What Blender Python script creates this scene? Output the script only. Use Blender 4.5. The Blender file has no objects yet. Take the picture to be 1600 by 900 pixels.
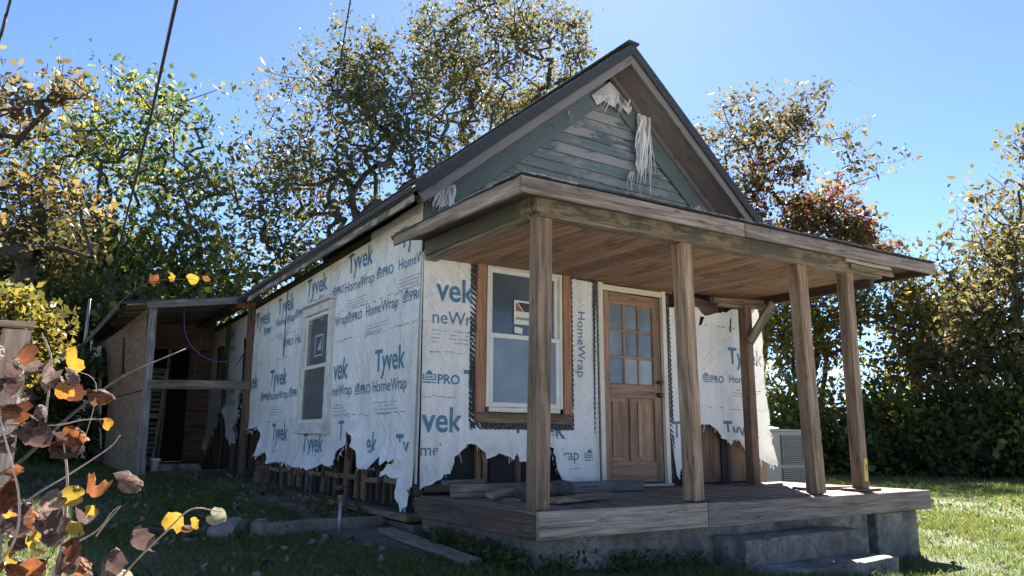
import bpy, bmesh, math, random
import numpy as np
from mathutils import Vector, Matrix, noise
from mathutils.geometry import delaunay_2d_cdt

R = math.radians
rng = np.random.default_rng(7)
random.seed(7)
scene = bpy.context.scene
COL = scene.collection

# ------------------------------------------------------------------ camera
CAM = Vector((-3.0884, -6.0781, 0.481))
yaw, pitch, roll, fpx = 0.5904, 0.1993, 0.0060, 1176.17
cam = bpy.data.cameras.new('camera')
cam.sensor_width = 36.0
cam.lens = 36.0 * fpx / 1600.0
cam.clip_start = 0.05
cam.clip_end = 2000
co = bpy.data.objects.new('camera', cam)
COL.objects.link(co)
fw = Vector((math.sin(yaw) * math.cos(pitch), math.cos(yaw) * math.cos(pitch), math.sin(pitch)))
rt = Vector((math.cos(yaw), -math.sin(yaw), 0))
upv = rt.cross(fw)
r2 = rt * math.cos(roll) + upv * math.sin(roll)
u2 = -rt * math.sin(roll) + upv * math.cos(roll)
co.matrix_world = Matrix(((r2.x, u2.x, -fw.x, CAM.x), (r2.y, u2.y, -fw.y, CAM.y), (r2.z, u2.z, -fw.z, CAM.z), (0, 0, 0, 1)))
scene.camera = co

# ------------------------------------------------------------------ sky, sun, exposure
SUN_AZ, SUN_EL = R(43), R(42)
world = bpy.data.worlds.new('World')
scene.world = world
world.use_nodes = True
wn = world.node_tree
wn.nodes.clear()
sky = wn.nodes.new('ShaderNodeTexSky')
sky.sky_type = 'NISHITA'
sky.sun_disc = False
sky.sun_elevation = SUN_EL
sky.sun_rotation = SUN_AZ
sky.altitude = 2500
sky.air_density = 0.78
sky.dust_density = 0.75
sky.ozone_density = 5.0
bg = wn.nodes.new('ShaderNodeBackground')
bg.inputs['Strength'].default_value = 0.051
wo = wn.nodes.new('ShaderNodeOutputWorld')
wn.links.new(sky.outputs[0], bg.inputs[0])
wn.links.new(bg.outputs[0], wo.inputs[0])
sd = Vector((math.sin(SUN_AZ) * math.cos(SUN_EL), math.cos(SUN_AZ) * math.cos(SUN_EL), math.sin(SUN_EL)))
sl = bpy.data.lights.new('sun', 'SUN')
sl.energy = 5.0
sl.angle = R(0.55)
sl.color = (1.0, 0.95, 0.86)
so = bpy.data.objects.new('sun', sl)
COL.objects.link(so)
so.rotation_euler = sd.to_track_quat('Z', 'Y').to_euler()
so.location = (10, 12, 20)
scene.view_settings.view_transform = 'Standard'
scene.view_settings.look = 'None'
scene.view_settings.gamma = 1
scene.view_settings.exposure = 2.5
scene.cycles.max_bounces = 6
scene.cycles.transparent_max_bounces = 8

# ------------------------------------------------------------------ node materials
class NT:
    def __init__(s, name):
        s.m = bpy.data.materials.new(name)
        s.m.use_nodes = True
        s.t = s.m.node_tree
        s.t.nodes.clear()
        s.out = s.n('ShaderNodeOutputMaterial')
    def n(s, typ, **kw):
        nd = s.t.nodes.new(typ)
        for k, v in kw.items():
            if isinstance(k, str) and k.startswith('i_'):
                key = k[2:]
                key = int(key) if key.isdigit() else key.replace('_', ' ')
                s.set(nd, key, v)
            else:
                setattr(nd, k, v)
        return nd
    def set(s, nd, key, v):
        inp = nd.inputs[key]
        if isinstance(v, bpy.types.NodeSocket):
            s.t.links.new(v, inp)
        else:
            inp.default_value = v
    def coords(s, kind='Object', scale=(1, 1, 1), rnd=True):
        tc = s.n('ShaderNodeTexCoord')
        mp = s.n('ShaderNodeMapping')
        s.t.links.new(tc.outputs[kind], mp.inputs[0])
        mp.inputs['Scale'].default_value = scale
        if rnd:
            oi = s.n('ShaderNodeObjectInfo')
            mu = s.n('ShaderNodeMath', operation='MULTIPLY', i_0=oi.outputs['Random'], i_1=37.0)
            s.t.links.new(mu.outputs[0], mp.inputs['Location'])
        return mp.outputs[0]
    def noise(s, vec, scale=5, detail=4, rough=0.55, dist=0.0):
        nd = s.n('ShaderNodeTexNoise')
        s.t.links.new(vec, nd.inputs['Vector'])
        nd.inputs['Scale'].default_value = scale
        nd.inputs['Detail'].default_value = detail
        nd.inputs['Roughness'].default_value = rough
        nd.inputs['Distortion'].default_value = dist
        return nd.outputs['Fac']
    def ramp(s, fac, stops):
        nd = s.n('ShaderNodeValToRGB')
        cr = nd.color_ramp
        while len(cr.elements) < len(stops):
            cr.elements.new(0.5)
        for e, (p, c) in zip(cr.elements, stops):
            e.position = p
            e.color = (*c, 1) if len(c) == 3 else c
        s.t.links.new(fac, nd.inputs[0])
        return nd.outputs[0]
    def mix(s, fac, a, b, mode='MIX'):
        nd = s.n('ShaderNodeMix', data_type='RGBA', blend_type=mode)
        for k, v in ((0, fac), (6, a), (7, b)):
            if isinstance(v, tuple) and len(v) == 3:
                v = (*v, 1)
            s.set(nd, k, v)
        return nd.outputs[2]
    def math(s, op, a, b=0.0):
        nd = s.n('ShaderNodeMath', operation=op)
        s.set(nd, 0, a)
        s.set(nd, 1, b)
        return nd.outputs[0]
    def bump(s, h, strength=0.3, dist=0.01, normal=None):
        nd = s.n('ShaderNodeBump')
        nd.inputs['Strength'].default_value = strength
        nd.inputs['Distance'].default_value = dist
        s.t.links.new(h, nd.inputs['Height'])
        if normal is not None:
            s.t.links.new(normal, nd.inputs['Normal'])
        return nd.outputs[0]
    def principled(s, color, rough=0.7, normal=None, **kw):
        nd = s.n('ShaderNodeBsdfPrincipled')
        s.set(nd, 'Base Color', color if not (isinstance(color, tuple) and len(color) == 3) else (*color, 1))
        s.set(nd, 'Roughness', rough)
        if normal is not None:
            s.t.links.new(normal, nd.inputs['Normal'])
        for k, v in kw.items():
            s.set(nd, k.replace('_', ' '), v)
        s.t.links.new(nd.outputs[0], s.out.inputs[0])
        return nd

MAT = {}
def wood(name, dark, mid, light, stain=0.5, stainc=(0.03, 0.025, 0.02), rough=0.8, bump=0.5):
    k = NT(name)
    v = k.coords(scale=(1.1, 13, 13))
    g = k.noise(v, 1.6, 6, 0.62, 0.4)
    base = k.ramp(g, [(0.28, dark), (0.5, mid), (0.72, light)])
    v2 = k.coords(scale=(2.5, 75, 75))
    g2 = k.noise(v2, 1.0, 5, 0.65)
    base = k.mix(0.7, base, k.ramp(g2, [(0.32, (0.3, 0.3, 0.3)), (0.62, (1.15, 1.15, 1.15))]), 'MULTIPLY')
    v3 = k.coords(scale=(1.6, 3.5, 3.5))
    st = k.noise(v3, 1.3, 5, 0.65)
    stf = k.ramp(st, [(0.52, (0, 0, 0)), (0.7, (stain,) * 3)])
    base = k.mix(stf, base, stainc)
    vk = k.coords(scale=(2.2, 8, 8))
    vo = k.n('ShaderNodeTexVoronoi')
    k.t.links.new(vk, vo.inputs['Vector'])
    vo.inputs['Scale'].default_value = 1.0
    kn = k.ramp(vo.outputs['Distance'], [(0.03, (0.8, 0.8, 0.8)), (0.12, (0, 0, 0))])
    base = k.mix(kn, base, tuple(c * 0.35 for c in dark))
    oi2 = k.n('ShaderNodeObjectInfo')
    base = k.mix(1.0, base, k.ramp(oi2.outputs['Random'], [(0.0, (0.72, 0.72, 0.74)), (0.5, (1.0, 0.98, 0.95)), (1.0, (1.22, 1.2, 1.16))]), 'MULTIPLY')
    cv = k.noise(k.coords(scale=(0.45, 17, 17)), 1.0, 3, 0.5, 0.2)
    ck = k.ramp(k.math('ABSOLUTE', k.math('SUBTRACT', cv, 0.56)), [(0.0, (0.85, 0.85, 0.85)), (0.016, (0, 0, 0))])
    base = k.mix(ck, base, tuple(c * 0.25 for c in dark))
    nrm = k.bump(k.math('SUBTRACT', k.math('ADD', g, k.math('MULTIPLY', g2, 0.5)), ck), bump, 0.006)
    k.principled(base, rough, nrm)
    MAT[name] = k.m
wood('weathered_wood', (0.10, 0.08, 0.062), (0.22, 0.17, 0.13), (0.36, 0.29, 0.23), 0.55)
wood('post_wood', (0.13, 0.085, 0.05), (0.28, 0.185, 0.115), (0.42, 0.30, 0.20), 0.45)
wood('rim_wood', (0.17, 0.125, 0.095), (0.30, 0.235, 0.185), (0.40, 0.33, 0.27), 0.5)
wood('brown_wood', (0.07, 0.04, 0.025), (0.15, 0.09, 0.055), (0.22, 0.14, 0.09), 0.6)
wood('deck_wood', (0.09, 0.06, 0.045), (0.20, 0.14, 0.105), (0.33, 0.25, 0.19), 0.5)
wood('ceiling_wood', (0.22, 0.122, 0.075), (0.32, 0.188, 0.118), (0.40, 0.25, 0.162), 0.85, (0.035, 0.03, 0.028))
wood('trim_wood', (0.22, 0.10, 0.055), (0.33, 0.165, 0.095), (0.42, 0.24, 0.15), 0.3)
wood('dark_wood', (0.025, 0.018, 0.013), (0.06, 0.042, 0.03), (0.11, 0.08, 0.058), 0.5)
wood('stud_wood', (0.10, 0.055, 0.03), (0.20, 0.12, 0.07), (0.32, 0.21, 0.13), 0.6)
wood('grey_wood', (0.10, 0.092, 0.088), (0.19, 0.175, 0.168), (0.29, 0.27, 0.255), 0.55)
wood('fence_wood', (0.26, 0.17, 0.12), (0.40, 0.28, 0.20), (0.5, 0.37, 0.28), 0.25)
wood('door_wood', (0.21, 0.115, 0.068), (0.31, 0.18, 0.11), (0.39, 0.24, 0.155), 0.35, (0.12, 0.085, 0.065), 0.6, 0.25)
wood('ply_wood', (0.15, 0.08, 0.045), (0.25, 0.145, 0.085), (0.31, 0.19, 0.12), 0.6, (0.05, 0.03, 0.02))

def peel(name, paint, under, cover, dark=(0.04, 0.035, 0.03), rough=0.7, streak=0.8):
    k = NT(name)
    v = k.coords(scale=(1.5, 9, 9))
    g = k.noise(v, 2.2, 8, 0.68, 0.3)
    v2 = k.coords(scale=(1, 1.3, 1.3))
    big = k.noise(v2, 1.7, 4, 0.6)
    f = k.math('ADD', k.math('MULTIPLY', g, streak), k.math('MULTIPLY', big, 1.0))
    m = k.ramp(f, [(cover, (0, 0, 0)), (cover + 0.07, (1, 1, 1))])
    vv = k.coords(scale=(3, 60, 60))
    fine = k.noise(vv, 1, 4, 0.6)
    pc = k.mix(k.ramp(fine, [(0.35, (0, 0, 0)), (0.75, (0.5, 0.5, 0.5))]), paint, tuple(c * 0.6 for c in paint))
    uc = k.mix(fine, tuple(c * 0.6 for c in under), under)
    base = k.mix(m, pc, uc)
    st = k.ramp(k.noise(k.coords(scale=(2, 5, 5)), 2.5, 6, 0.7), [(0.56, (0, 0, 0)), (0.68, (0.8, 0.8, 0.8))])
    base = k.mix(st, base, dark)
    k.principled(base, rough, k.bump(k.math('ADD', m, fine), 0.4, 0.004))
    MAT[name] = k.m
peel('green_siding', (0.145, 0.178, 0.168), (0.30, 0.285, 0.275), 0.88)
peel('pink_siding', (0.31, 0.285, 0.275), (0.12, 0.155, 0.145), 0.9)
peel('green_trim', (0.105, 0.132, 0.125), (0.2, 0.17, 0.15), 1.12)
peel('grey_fascia', (0.17, 0.145, 0.13), (0.46, 0.42, 0.39), 1.04)
peel('peeling_beam', (0.085, 0.088, 0.078), (0.27, 0.21, 0.135), 0.90)
peel('peeling_eave', (0.12, 0.10, 0.085), (0.36, 0.32, 0.27), 0.93)

def plain(name, col, rough=0.6, var=0.25, scale=6, bump=0.1, **kw):
    k = NT(name)
    v = k.coords()
    g = k.noise(v, scale, 5, 0.6)
    base = k.mix(k.ramp(g, [(0.3, (0, 0, 0)), (0.7, (1, 1, 1))]), tuple(c * (1 - var) for c in col), tuple(min(1, c * (1 + var * 0.6)) for c in col))
    k.principled(base, rough, k.bump(g, bump, 0.005), **kw)
    MAT[name] = k.m
plain('black_felt', (0.016, 0.015, 0.015), 0.85, 0.5, 5, 0.5)
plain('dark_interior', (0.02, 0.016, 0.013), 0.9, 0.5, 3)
plain('shingle', (0.035, 0.036, 0.04), 0.85, 0.5, 30, 0.6)
plain('vinyl_white', (0.62, 0.61, 0.57), 0.45, 0.12, 4, 0.03)
plain('vinyl_cream', (0.62, 0.57, 0.47), 0.5, 0.12, 4, 0.03)
plain('old_white', (0.52, 0.51, 0.48), 0.6, 0.3, 7, 0.15)
plain('ac_metal', (0.27, 0.255, 0.225), 0.5, 0.08, 3, 0.02)
plain('ac_dark', (0.07, 0.07, 0.07), 0.6, 0.2, 8, 0.05)
plain('metal_grey', (0.28, 0.28, 0.28), 0.45, 0.3, 9, 0.1, Metallic=0.6)
plain('brass_dark', (0.08, 0.065, 0.05), 0.35, 0.2, 9, 0.05, Metallic=0.8)
plain('blue_wire', (0.05, 0.10, 0.32), 0.5, 0.1)
plain('red_wire', (0.28, 0.05, 0.05), 0.5, 0.1)
plain('orange_wire', (0.35, 0.17, 0.09), 0.5, 0.1)
plain('black_cable', (0.018, 0.018, 0.02), 0.6, 0.2)
plain('print_blue', (0.06, 0.17, 0.27), 0.55, 0.3, 18, 0.02)
plain('print_pale', (0.34, 0.39, 0.43), 0.55, 0.25, 25, 0.02)
plain('print_dark', (0.10, 0.12, 0.15), 0.55, 0.25, 25, 0.02)
plain('yellow_tag', (0.55, 0.36, 0.03), 0.5, 0.1)
plain('sticker_white', (0.62, 0.60, 0.54), 0.5, 0.06)
plain('sticker_rust', (0.27, 0.10, 0.05), 0.5, 0.1)
plain('sticker_black', (0.03, 0.03, 0.035), 0.5, 0.1)
plain('stone', (0.20, 0.185, 0.165), 0.85, 0.4, 8, 0.6)
plain('bark_log', (0.075, 0.06, 0.05), 0.9, 0.5, 14, 1.0)
plain('rope', (0.42, 0.38, 0.32), 0.9, 0.3, 20, 0.2)

def concrete():
    k = NT('concrete')
    v = k.coords(rnd=False)
    a = k.noise(v, 2.2, 7, 0.65)
    b = k.noise(v, 14, 5, 0.6)
    c = k.ramp(a, [(0.34, (0.085, 0.073, 0.062)), (0.5, (0.19, 0.165, 0.145)), (0.64, (0.33, 0.30, 0.27))])
    c = k.mix(k.ramp(b, [(0.4, (0, 0, 0)), (0.75, (0.5, 0.5, 0.5))]), c, (0.09, 0.08, 0.07))
    mo = k.ramp(k.noise(v, 4.3, 7, 0.75), [(0.5, (0, 0, 0)), (0.62, (0.75, 0.75, 0.75))])
    c = k.mix(mo, c, (0.055, 0.06, 0.035))
    sp = k.noise(v, 70, 3, 0.6)
    c = k.mix(0.6, c, k.ramp(sp, [(0.3, (0.5, 0.5, 0.5)), (0.65, (1.2, 1.2, 1.2))]), 'MULTIPLY')
    vo = k.n('ShaderNodeTexVoronoi', feature='DISTANCE_TO_EDGE')
    k.t.links.new(k.n('ShaderNodeVectorMath', operation='ADD', i_0=v, i_1=k.n('ShaderNodeTexNoise', i_Scale=4.0).outputs['Color']).outputs[0], vo.inputs['Vector'])
    vo.inputs['Scale'].default_value = 1.3
    cr = k.ramp(vo.outputs['Distance'], [(0.0, (0.8, 0.8, 0.8)), (0.012, (0, 0, 0))])
    c = k.mix(cr, c, (0.03, 0.027, 0.023))
    k.principled(c, 0.9, k.bump(k.math('ADD', a, k.math('MULTIPLY', b, 0.5)), 0.8, 0.02))
    MAT['concrete'] = k.m
concrete()

def osb():
    k = NT('osb')
    v = k.coords(scale=(9, 22, 22))
    vo = k.n('ShaderNodeTexVoronoi')
    k.t.links.new(v, vo.inputs['Vector'])
    vo.inputs['Scale'].default_value = 1.6
    g = k.noise(v, 1.5, 5, 0.7, 1.0)
    c = k.ramp(k.math('MULTIPLY', k.math('ADD', vo.outputs['Color'], g), 0.5), [(0.25, (0.075, 0.048, 0.032)), (0.5, (0.155, 0.102, 0.066)), (0.75, (0.25, 0.175, 0.12))])
    s = k.ramp(k.noise(k.coords(), 1.6, 5, 0.6), [(0.5, (0, 0, 0)), (0.72, (0.6, 0.6, 0.6))])
    c = k.mix(s, c, (0.06, 0.042, 0.032))
    k.principled(c, 0.8, k.bump(vo.outputs['Distance'], 0.4, 0.004))
    MAT['osb'] = k.m
osb()

def wrapmat():
    k = NT('house_wrap')
    v = k.coords(rnd=False)
    d = k.noise(v, 1.1, 5, 0.6)
    c = k.ramp(d, [(0.3, (0.68, 0.65, 0.60)), (0.5, (0.78, 0.765, 0.74)), (0.7, (0.83, 0.825, 0.82))])
    s = k.ramp(k.noise(v, 4.5, 6, 0.7), [(0.58, (0, 0, 0)), (0.75, (0.30, 0.30, 0.30))])
    c = k.mix(s, c, (0.36, 0.31, 0.27))
    tcs = k.n('ShaderNodeTexCoord')
    ms = k.n('ShaderNodeMapping')
    k.t.links.new(tcs.outputs['Object'], ms.inputs[0])
    ms.inputs['Scale'].default_value = (9, 9, 0.7)
    sk = k.ramp(k.noise(ms.outputs[0], 1.0, 5, 0.65), [(0.5, (0, 0, 0)), (0.72, (0.45, 0.45, 0.45))])
    c = k.mix(sk, c, (0.42, 0.38, 0.34))
    # creases: stretched noise in two diagonal directions + fine crinkle
    hs = None
    for ang, sc, w in ((0.6, (0.7, 0.7, 9.0), 1.0), (-0.75, (0.6, 0.6, 10.0), 1.0), (1.25, (0.8, 0.8, 13.0), 0.6)):
        tc = k.n('ShaderNodeTexCoord')
        m1 = k.n('ShaderNodeMapping')
        k.t.links.new(tc.outputs['Object'], m1.inputs[0])
        m1.inputs['Rotation'].default_value = (ang, ang * 0.9, 0)
        m2 = k.n('ShaderNodeMapping')
        k.t.links.new(m1.outputs[0], m2.inputs[0])
        m2.inputs['Scale'].default_value = sc
        q = k.noise(m2.outputs[0], 1.5, 3, 0.55, 0.25)
        rdg = k.math('ABSOLUTE', k.math('SUBTRACT', q, 0.5))
        rdg = k.math('MULTIPLY', k.math('POWER', rdg, 0.7), w)
        hs = rdg if hs is None else k.math('ADD', hs, rdg)
    fine = k.noise(v, 22, 4, 0.6)
    h = k.math('ADD', hs, k.math('MULTIPLY', fine, 0.07))
    nrm = k.bump(h, 0.75, 0.03)
    b = k.principled(c, 0.42, nrm)
    tr = k.n('ShaderNodeBsdfTranslucent')
    k.set(tr, 'Color', (0.7, 0.66, 0.58, 1))
    mx = k.n('ShaderNodeMixShader')
    mx.inputs[0].default_value = 0.12
    k.t.links.new(b.outputs[0], mx.inputs[1])
    k.t.links.new(tr.outputs[0], mx.inputs[2])
    k.t.links.new(mx.outputs[0], k.out.inputs[0])
    MAT['house_wrap'] = k.m
wrapmat()

def flashing():
    k = NT('flashing_tape')
    v = k.coords(scale=(16, 22, 22), rnd=False)
    vo = k.n('ShaderNodeTexVoronoi')
    k.t.links.new(v, vo.inputs['Vector'])
    vo.inputs['Scale'].default_value = 1.5
    n = k.noise(v, 2.5, 3, 0.6, 1.5)
    f = k.ramp(n, [(0.54, (0.012, 0.012, 0.014)), (0.6, (0.14, 0.145, 0.155)), (0.68, (0.02, 0.02, 0.022))])
    k.principled(f, 0.45, k.bump(n, 0.5, 0.006))
    MAT['flashing_tape'] = k.m
flashing()

def glassmat(name, col, rough, var=0.3, spec=0.5):
    k = NT(name)
    g = k.noise(k.coords(), 2.2, 4, 0.6)
    c = k.mix(k.ramp(g, [(0.35, (0, 0, 0)), (0.65, (1, 1, 1))]), tuple(x * (1 - var) for x in col), col)
    k.principled(c, rough, None, IOR=1.5)
    MAT[name] = k.m
glassmat('dark_glass', (0.03, 0.034, 0.04), 0.06)
glassmat('film_glass', (0.19, 0.235, 0.265), 0.12)
glassmat('dusk_glass', (0.09, 0.115, 0.14), 0.1)
glassmat('side_glass', (0.13, 0.138, 0.145), 0.08)
glassmat('pale_glass', (0.17, 0.21, 0.24), 0.1)
glassmat('lit_glass', (0.34, 0.38, 0.39), 0.12, 0.3)

def leafmat(name, stops, trans=0.6, rough=0.55, spot=False):
    k = NT(name)
    at = k.n('ShaderNodeAttribute', attribute_name='tone')
    c = k.ramp(at.outputs['Fac'], stops)
    if spot:
        g = k.noise(k.coords(), 5, 5, 0.7)
        c = k.mix(k.ramp(g, [(0.42, (0, 0, 0)), (0.66, (0.75, 0.75, 0.75))]), c, spot)
    nm = None
    if spot:
        w_ = k.n('ShaderNodeTexWave', wave_type='BANDS', bands_direction='Y')
        k.t.links.new(k.coords(rnd=False), w_.inputs['Vector'])
        w_.inputs['Scale'].default_value = 2.2
        w_.inputs['Distortion'].default_value = 5.0
        w_.inputs['Detail'].default_value = 3
        w_.inputs['Detail Scale'].default_value = 1.6
        nm = k.bump(k.math('ADD', w_.outputs['Fac'], k.noise(k.coords(), 7, 3, 0.5)), 0.5, 0.06)
    b = k.principled(c, rough, nm)
    tr = k.n('ShaderNodeBsdfTranslucent')
    k.t.links.new(c, tr.inputs['Color'])
    mx = k.n('ShaderNodeMixShader')
    mx.inputs[0].default_value = trans
    k.t.links.new(b.outputs[0], mx.inputs[1])
    k.t.links.new(tr.outputs[0], mx.inputs[2])
    k.t.links.new(mx.outputs[0], k.out.inputs[0])
    MAT[name] = k.m
leafmat('leaf_oak', [(0.0, (0.035, 0.045, 0.018)), (0.35, (0.075, 0.085, 0.028)), (0.7, (0.135, 0.125, 0.042)), (1.0, (0.20, 0.145, 0.055))])
leafmat('leaf_green', [(0.0, (0.025, 0.05, 0.016)), (0.45, (0.06, 0.095, 0.022)), (0.75, (0.2, 0.21, 0.035)), (1.0, (0.38, 0.31, 0.04))])
leafmat('leaf_brown', [(0.0, (0.045, 0.045, 0.02)), (0.4, (0.10, 0.085, 0.03)), (0.75, (0.18, 0.125, 0.042)), (1.0, (0.26, 0.19, 0.06))])
leafmat('leaf_red', [(0.0, (0.08, 0.035, 0.025)), (0.5, (0.18, 0.05, 0.035)), (1.0, (0.26, 0.10, 0.05))])
leafmat('leaf_yellow', [(0.0, (0.06, 0.075, 0.02)), (0.4, (0.16, 0.15, 0.03)), (0.75, (0.33, 0.24, 0.04)), (1.0, (0.45, 0.33, 0.06))])
leafmat('leaf_dark', [(0.0, (0.03, 0.045, 0.018)), (0.45, (0.07, 0.09, 0.03)), (0.75, (0.14, 0.145, 0.04)), (1.0, (0.28, 0.22, 0.05))], 0.6, 0.5)
leafmat('grass_blade', [(0.0, (0.05, 0.08, 0.02)), (0.5, (0.11, 0.15, 0.032)), (0.85, (0.2, 0.21, 0.055)), (1.0, (0.3, 0.24, 0.10))], 0.5)
leafmat('dry_leaf', [(0.0, (0.05, 0.03, 0.025)), (0.5, (0.14, 0.085, 0.065)), (1.0, (0.26, 0.19, 0.16))], 0.25, 0.6)
leafmat('near_dry', [(0.0, (0.05, 0.03, 0.028)), (0.5, (0.10, 0.066, 0.058)), (1.0, (0.22, 0.165, 0.15))], 0.4, 0.8, (0.07, 0.04, 0.035))
leafmat('near_rust', [(0.0, (0.08, 0.028, 0.016)), (0.5, (0.15, 0.05, 0.018)), (1.0, (0.24, 0.09, 0.025))], 0.45, 0.8, (0.08, 0.03, 0.02))
leafmat('near_yellow', [(0.0, (0.24, 0.11, 0.015)), (0.5, (0.30, 0.18, 0.018)), (1.0, (0.26, 0.21, 0.03))], 0.5, 0.75, (0.24, 0.10, 0.02))
leafmat('near_pale', [(0.0, (0.16, 0.145, 0.09)), (0.5, (0.21, 0.20, 0.13)), (1.0, (0.26, 0.25, 0.18))], 0.4, 0.8, (0.22, 0.19, 0.12))

def bark(name, a, b):
    k = NT(name)
    v = k.coords('Object', (6, 6, 1.5))
    g = k.noise(v, 3, 6, 0.65)
    k.principled(k.ramp(g, [(0.3, a), (0.7, b)]), 0.9, k.bump(g, 0.7, 0.02))
    MAT[name] = k.m
bark('bark', (0.03, 0.024, 0.019), (0.085, 0.068, 0.054))
bark('twig', (0.16, 0.12, 0.10), (0.34, 0.28, 0.24))

def groundmat():
    k = NT('ground')
    v = k.coords(rnd=False)
    a = k.noise(v, 0.9, 6, 0.6)
    b = k.noise(v, 25, 5, 0.65)
    c = k.ramp(a, [(0.3, (0.05, 0.075, 0.022)), (0.52, (0.085, 0.115, 0.034)), (0.68, (0.13, 0.125, 0.055)), (0.8, (0.19, 0.14, 0.085))])
    c = k.mix(k.ramp(b, [(0.35, (0.5, 0.5, 0.5)), (0.6, (0, 0, 0))]), c, (0.035, 0.03, 0.018))
    k.principled(c, 0.95, k.bump(b, 0.9, 0.03))
    MAT['ground'] = k.m
    k = NT('dirt')
    v = k.coords(rnd=False)
    a = k.noise(v, 3, 6, 0.65)
    b = k.noise(v, 40, 4, 0.65)
    c = k.ramp(a, [(0.3, (0.055, 0.043, 0.033)), (0.7, (0.14, 0.115, 0.092))])
    c = k.mix(k.ramp(b, [(0.45, (0, 0, 0)), (0.7, (0.6, 0.6, 0.6))]), c, (0.2, 0.175, 0.15))
    k.principled(c, 0.95, k.bump(b, 0.9, 0.02))
    MAT['dirt'] = k.m
groundmat()
def gravel():  # surface of the added bounce ground, pale to return sunlight
    k = NT('gravel')
    v = k.coords(rnd=False)
    a = k.noise(v, 0.6, 5, 0.6)
    b = k.noise(v, 60, 4, 0.65)
    c = k.ramp(a, [(0.3, (0.40, 0.375, 0.34)), (0.7, (0.52, 0.50, 0.46))])
    c = k.mix(k.ramp(b, [(0.4, (0.5, 0.5, 0.5)), (0.65, (0, 0, 0))]), c, (0.22, 0.20, 0.18))
    k.principled(c, 0.95, k.bump(b, 0.8, 0.02))
    MAT['gravel'] = k.m
gravel()

# ------------------------------------------------------------------ object helpers
WM = {}
def place(o, parent=None, M=None):
    COL.objects.link(o)
    M = M if M is not None else Matrix.Identity(4)
    if parent is not None:
        o.parent = parent
        o.matrix_parent_inverse = WM[parent.name].inverted()
    o.matrix_basis = M
    WM[o.name] = M.copy()
    return o
def thing(name, label, cat, loc, group=None):
    o = bpy.data.objects.new(name, None)
    o.empty_display_size = 0.1
    place(o, None, Matrix.Translation(loc))
    return tag(o, label, cat, group)
def tag(o, label, cat, group=None):
    o['label'] = label
    o['category'] = cat
    if group:
        o['group'] = group
    return o
def mobj(name, verts, faces, mat, parent=None, M=None, smooth=False):
    me = bpy.data.meshes.new(name)
    me.from_pydata([tuple(v) for v in verts], [], faces)
    me.materials.append(MAT[mat])
    if smooth:
        for p in me.polygons:
            p.use_smooth = True
    me.update()
    return place(bpy.data.objects.new(name, me), parent, M)
def frame(a, b, wdir):
    a, b, w = Vector(a), Vector(b), Vector(wdir)
    x = (b - a).normalized()
    y = (w - x * w.dot(x)).normalized()
    z = x.cross(y)
    return Matrix(((x.x, y.x, z.x, a.x), (x.y, y.y, z.y, a.y), (x.z, y.z, z.z, a.z), (0, 0, 0, 1))), (b - a).length
def board_mesh(L, w, t, warp=0.004, ch=0.004, nst=4, ragged=0.0, w2=None):
    vs, fs = [], []
    w2 = w if w2 is None else w2
    for i in range(nst):
        f = i / (nst - 1)
        ww = (w + (w2 - w) * f) / 2
        tt = t / 2
        dy, dz = random.uniform(-warp, warp), random.uniform(-warp, warp)
        c = min(ch, tt * 0.5, ww * 0.5)
        for (y, z) in ((-ww + c, -tt), (ww - c, -tt), (ww, -tt + c), (ww, tt - c), (ww - c, tt), (-ww + c, tt), (-ww, tt - c), (-ww, -tt + c)):
            x = L * f + (random.uniform(-ragged, ragged) if i in (0, nst - 1) else 0)
            vs.append((x, y + dy, z + dz))
    for i in range(nst - 1):
        for j in range(8):
            k = (j + 1) % 8
            fs.append((i * 8 + j, i * 8 + k, (i + 1) * 8 + k, (i + 1) * 8 + j))
    fs.append(tuple(range(7, -1, -1)))
    fs.append(tuple((nst - 1) * 8 + j for j in range(8)))
    return vs, fs
def board(name, a, b, w, t, wdir, mat, parent=None, warp=0.004, ragged=0.0, w2=None, ch=0.004):
    """plank whose centre line runs a->b, width w along wdir, thickness t"""
    M, L = frame(a, b, wdir)
    vs, fs = board_mesh(L, w, t, warp, ch, 4 if L > 0.5 else 2, ragged, w2)
    return mobj(name, vs, fs, mat, parent, M)
def box(name, lo, hi, mat, parent=None):
    """axis-aligned box, local origin at its low corner, long axis = local x"""
    lo, hi = Vector(lo), Vector(hi)
    s = hi - lo
    ax = max(range(3), key=lambda i: s[i])
    c = (lo + hi) / 2
    e = [Vector((1, 0, 0)), Vector((0, 1, 0)), Vector((0, 0, 1))]
    a, b = c.copy(), c.copy()
    a[ax], b[ax] = lo[ax], hi[ax]
    wi = (ax + 1) % 3
    return board(name, a, b, s[wi], s[3 - ax - wi], e[wi], mat, parent, 0.0, 0.0, None, 0.003)
def tube_data(pts, rads, n=6):
    vs, fs = [], []
    pts = [Vector(p) for p in pts]
    for i, p in enumerate(pts):
        d = (pts[min(i + 1, len(pts) - 1)] - pts[max(i - 1, 0)]).normalized()
        u = d.cross(Vector((0.31, 0.2, 0.93)))
        if u.length < 1e-3:
            u = d.cross(Vector((1, 0, 0)))
        u.normalize()
        w = d.cross(u)
        for j in range(n):
            an = 2 * math.pi * j / n
            vs.append(p + (u * math.cos(an) + w * math.sin(an)) * rads[i])
    for i in range(len(pts) - 1):
        for j in range(n):
            k = (j + 1) % n
            fs.append((i * n + j, i * n + k, (i + 1) * n + k, (i + 1) * n + j))
    fs.append(tuple(range(n - 1, -1, -1)))
    fs.append(tuple((len(pts) - 1) * n + j for j in range(n)))
    return vs, fs
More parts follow.
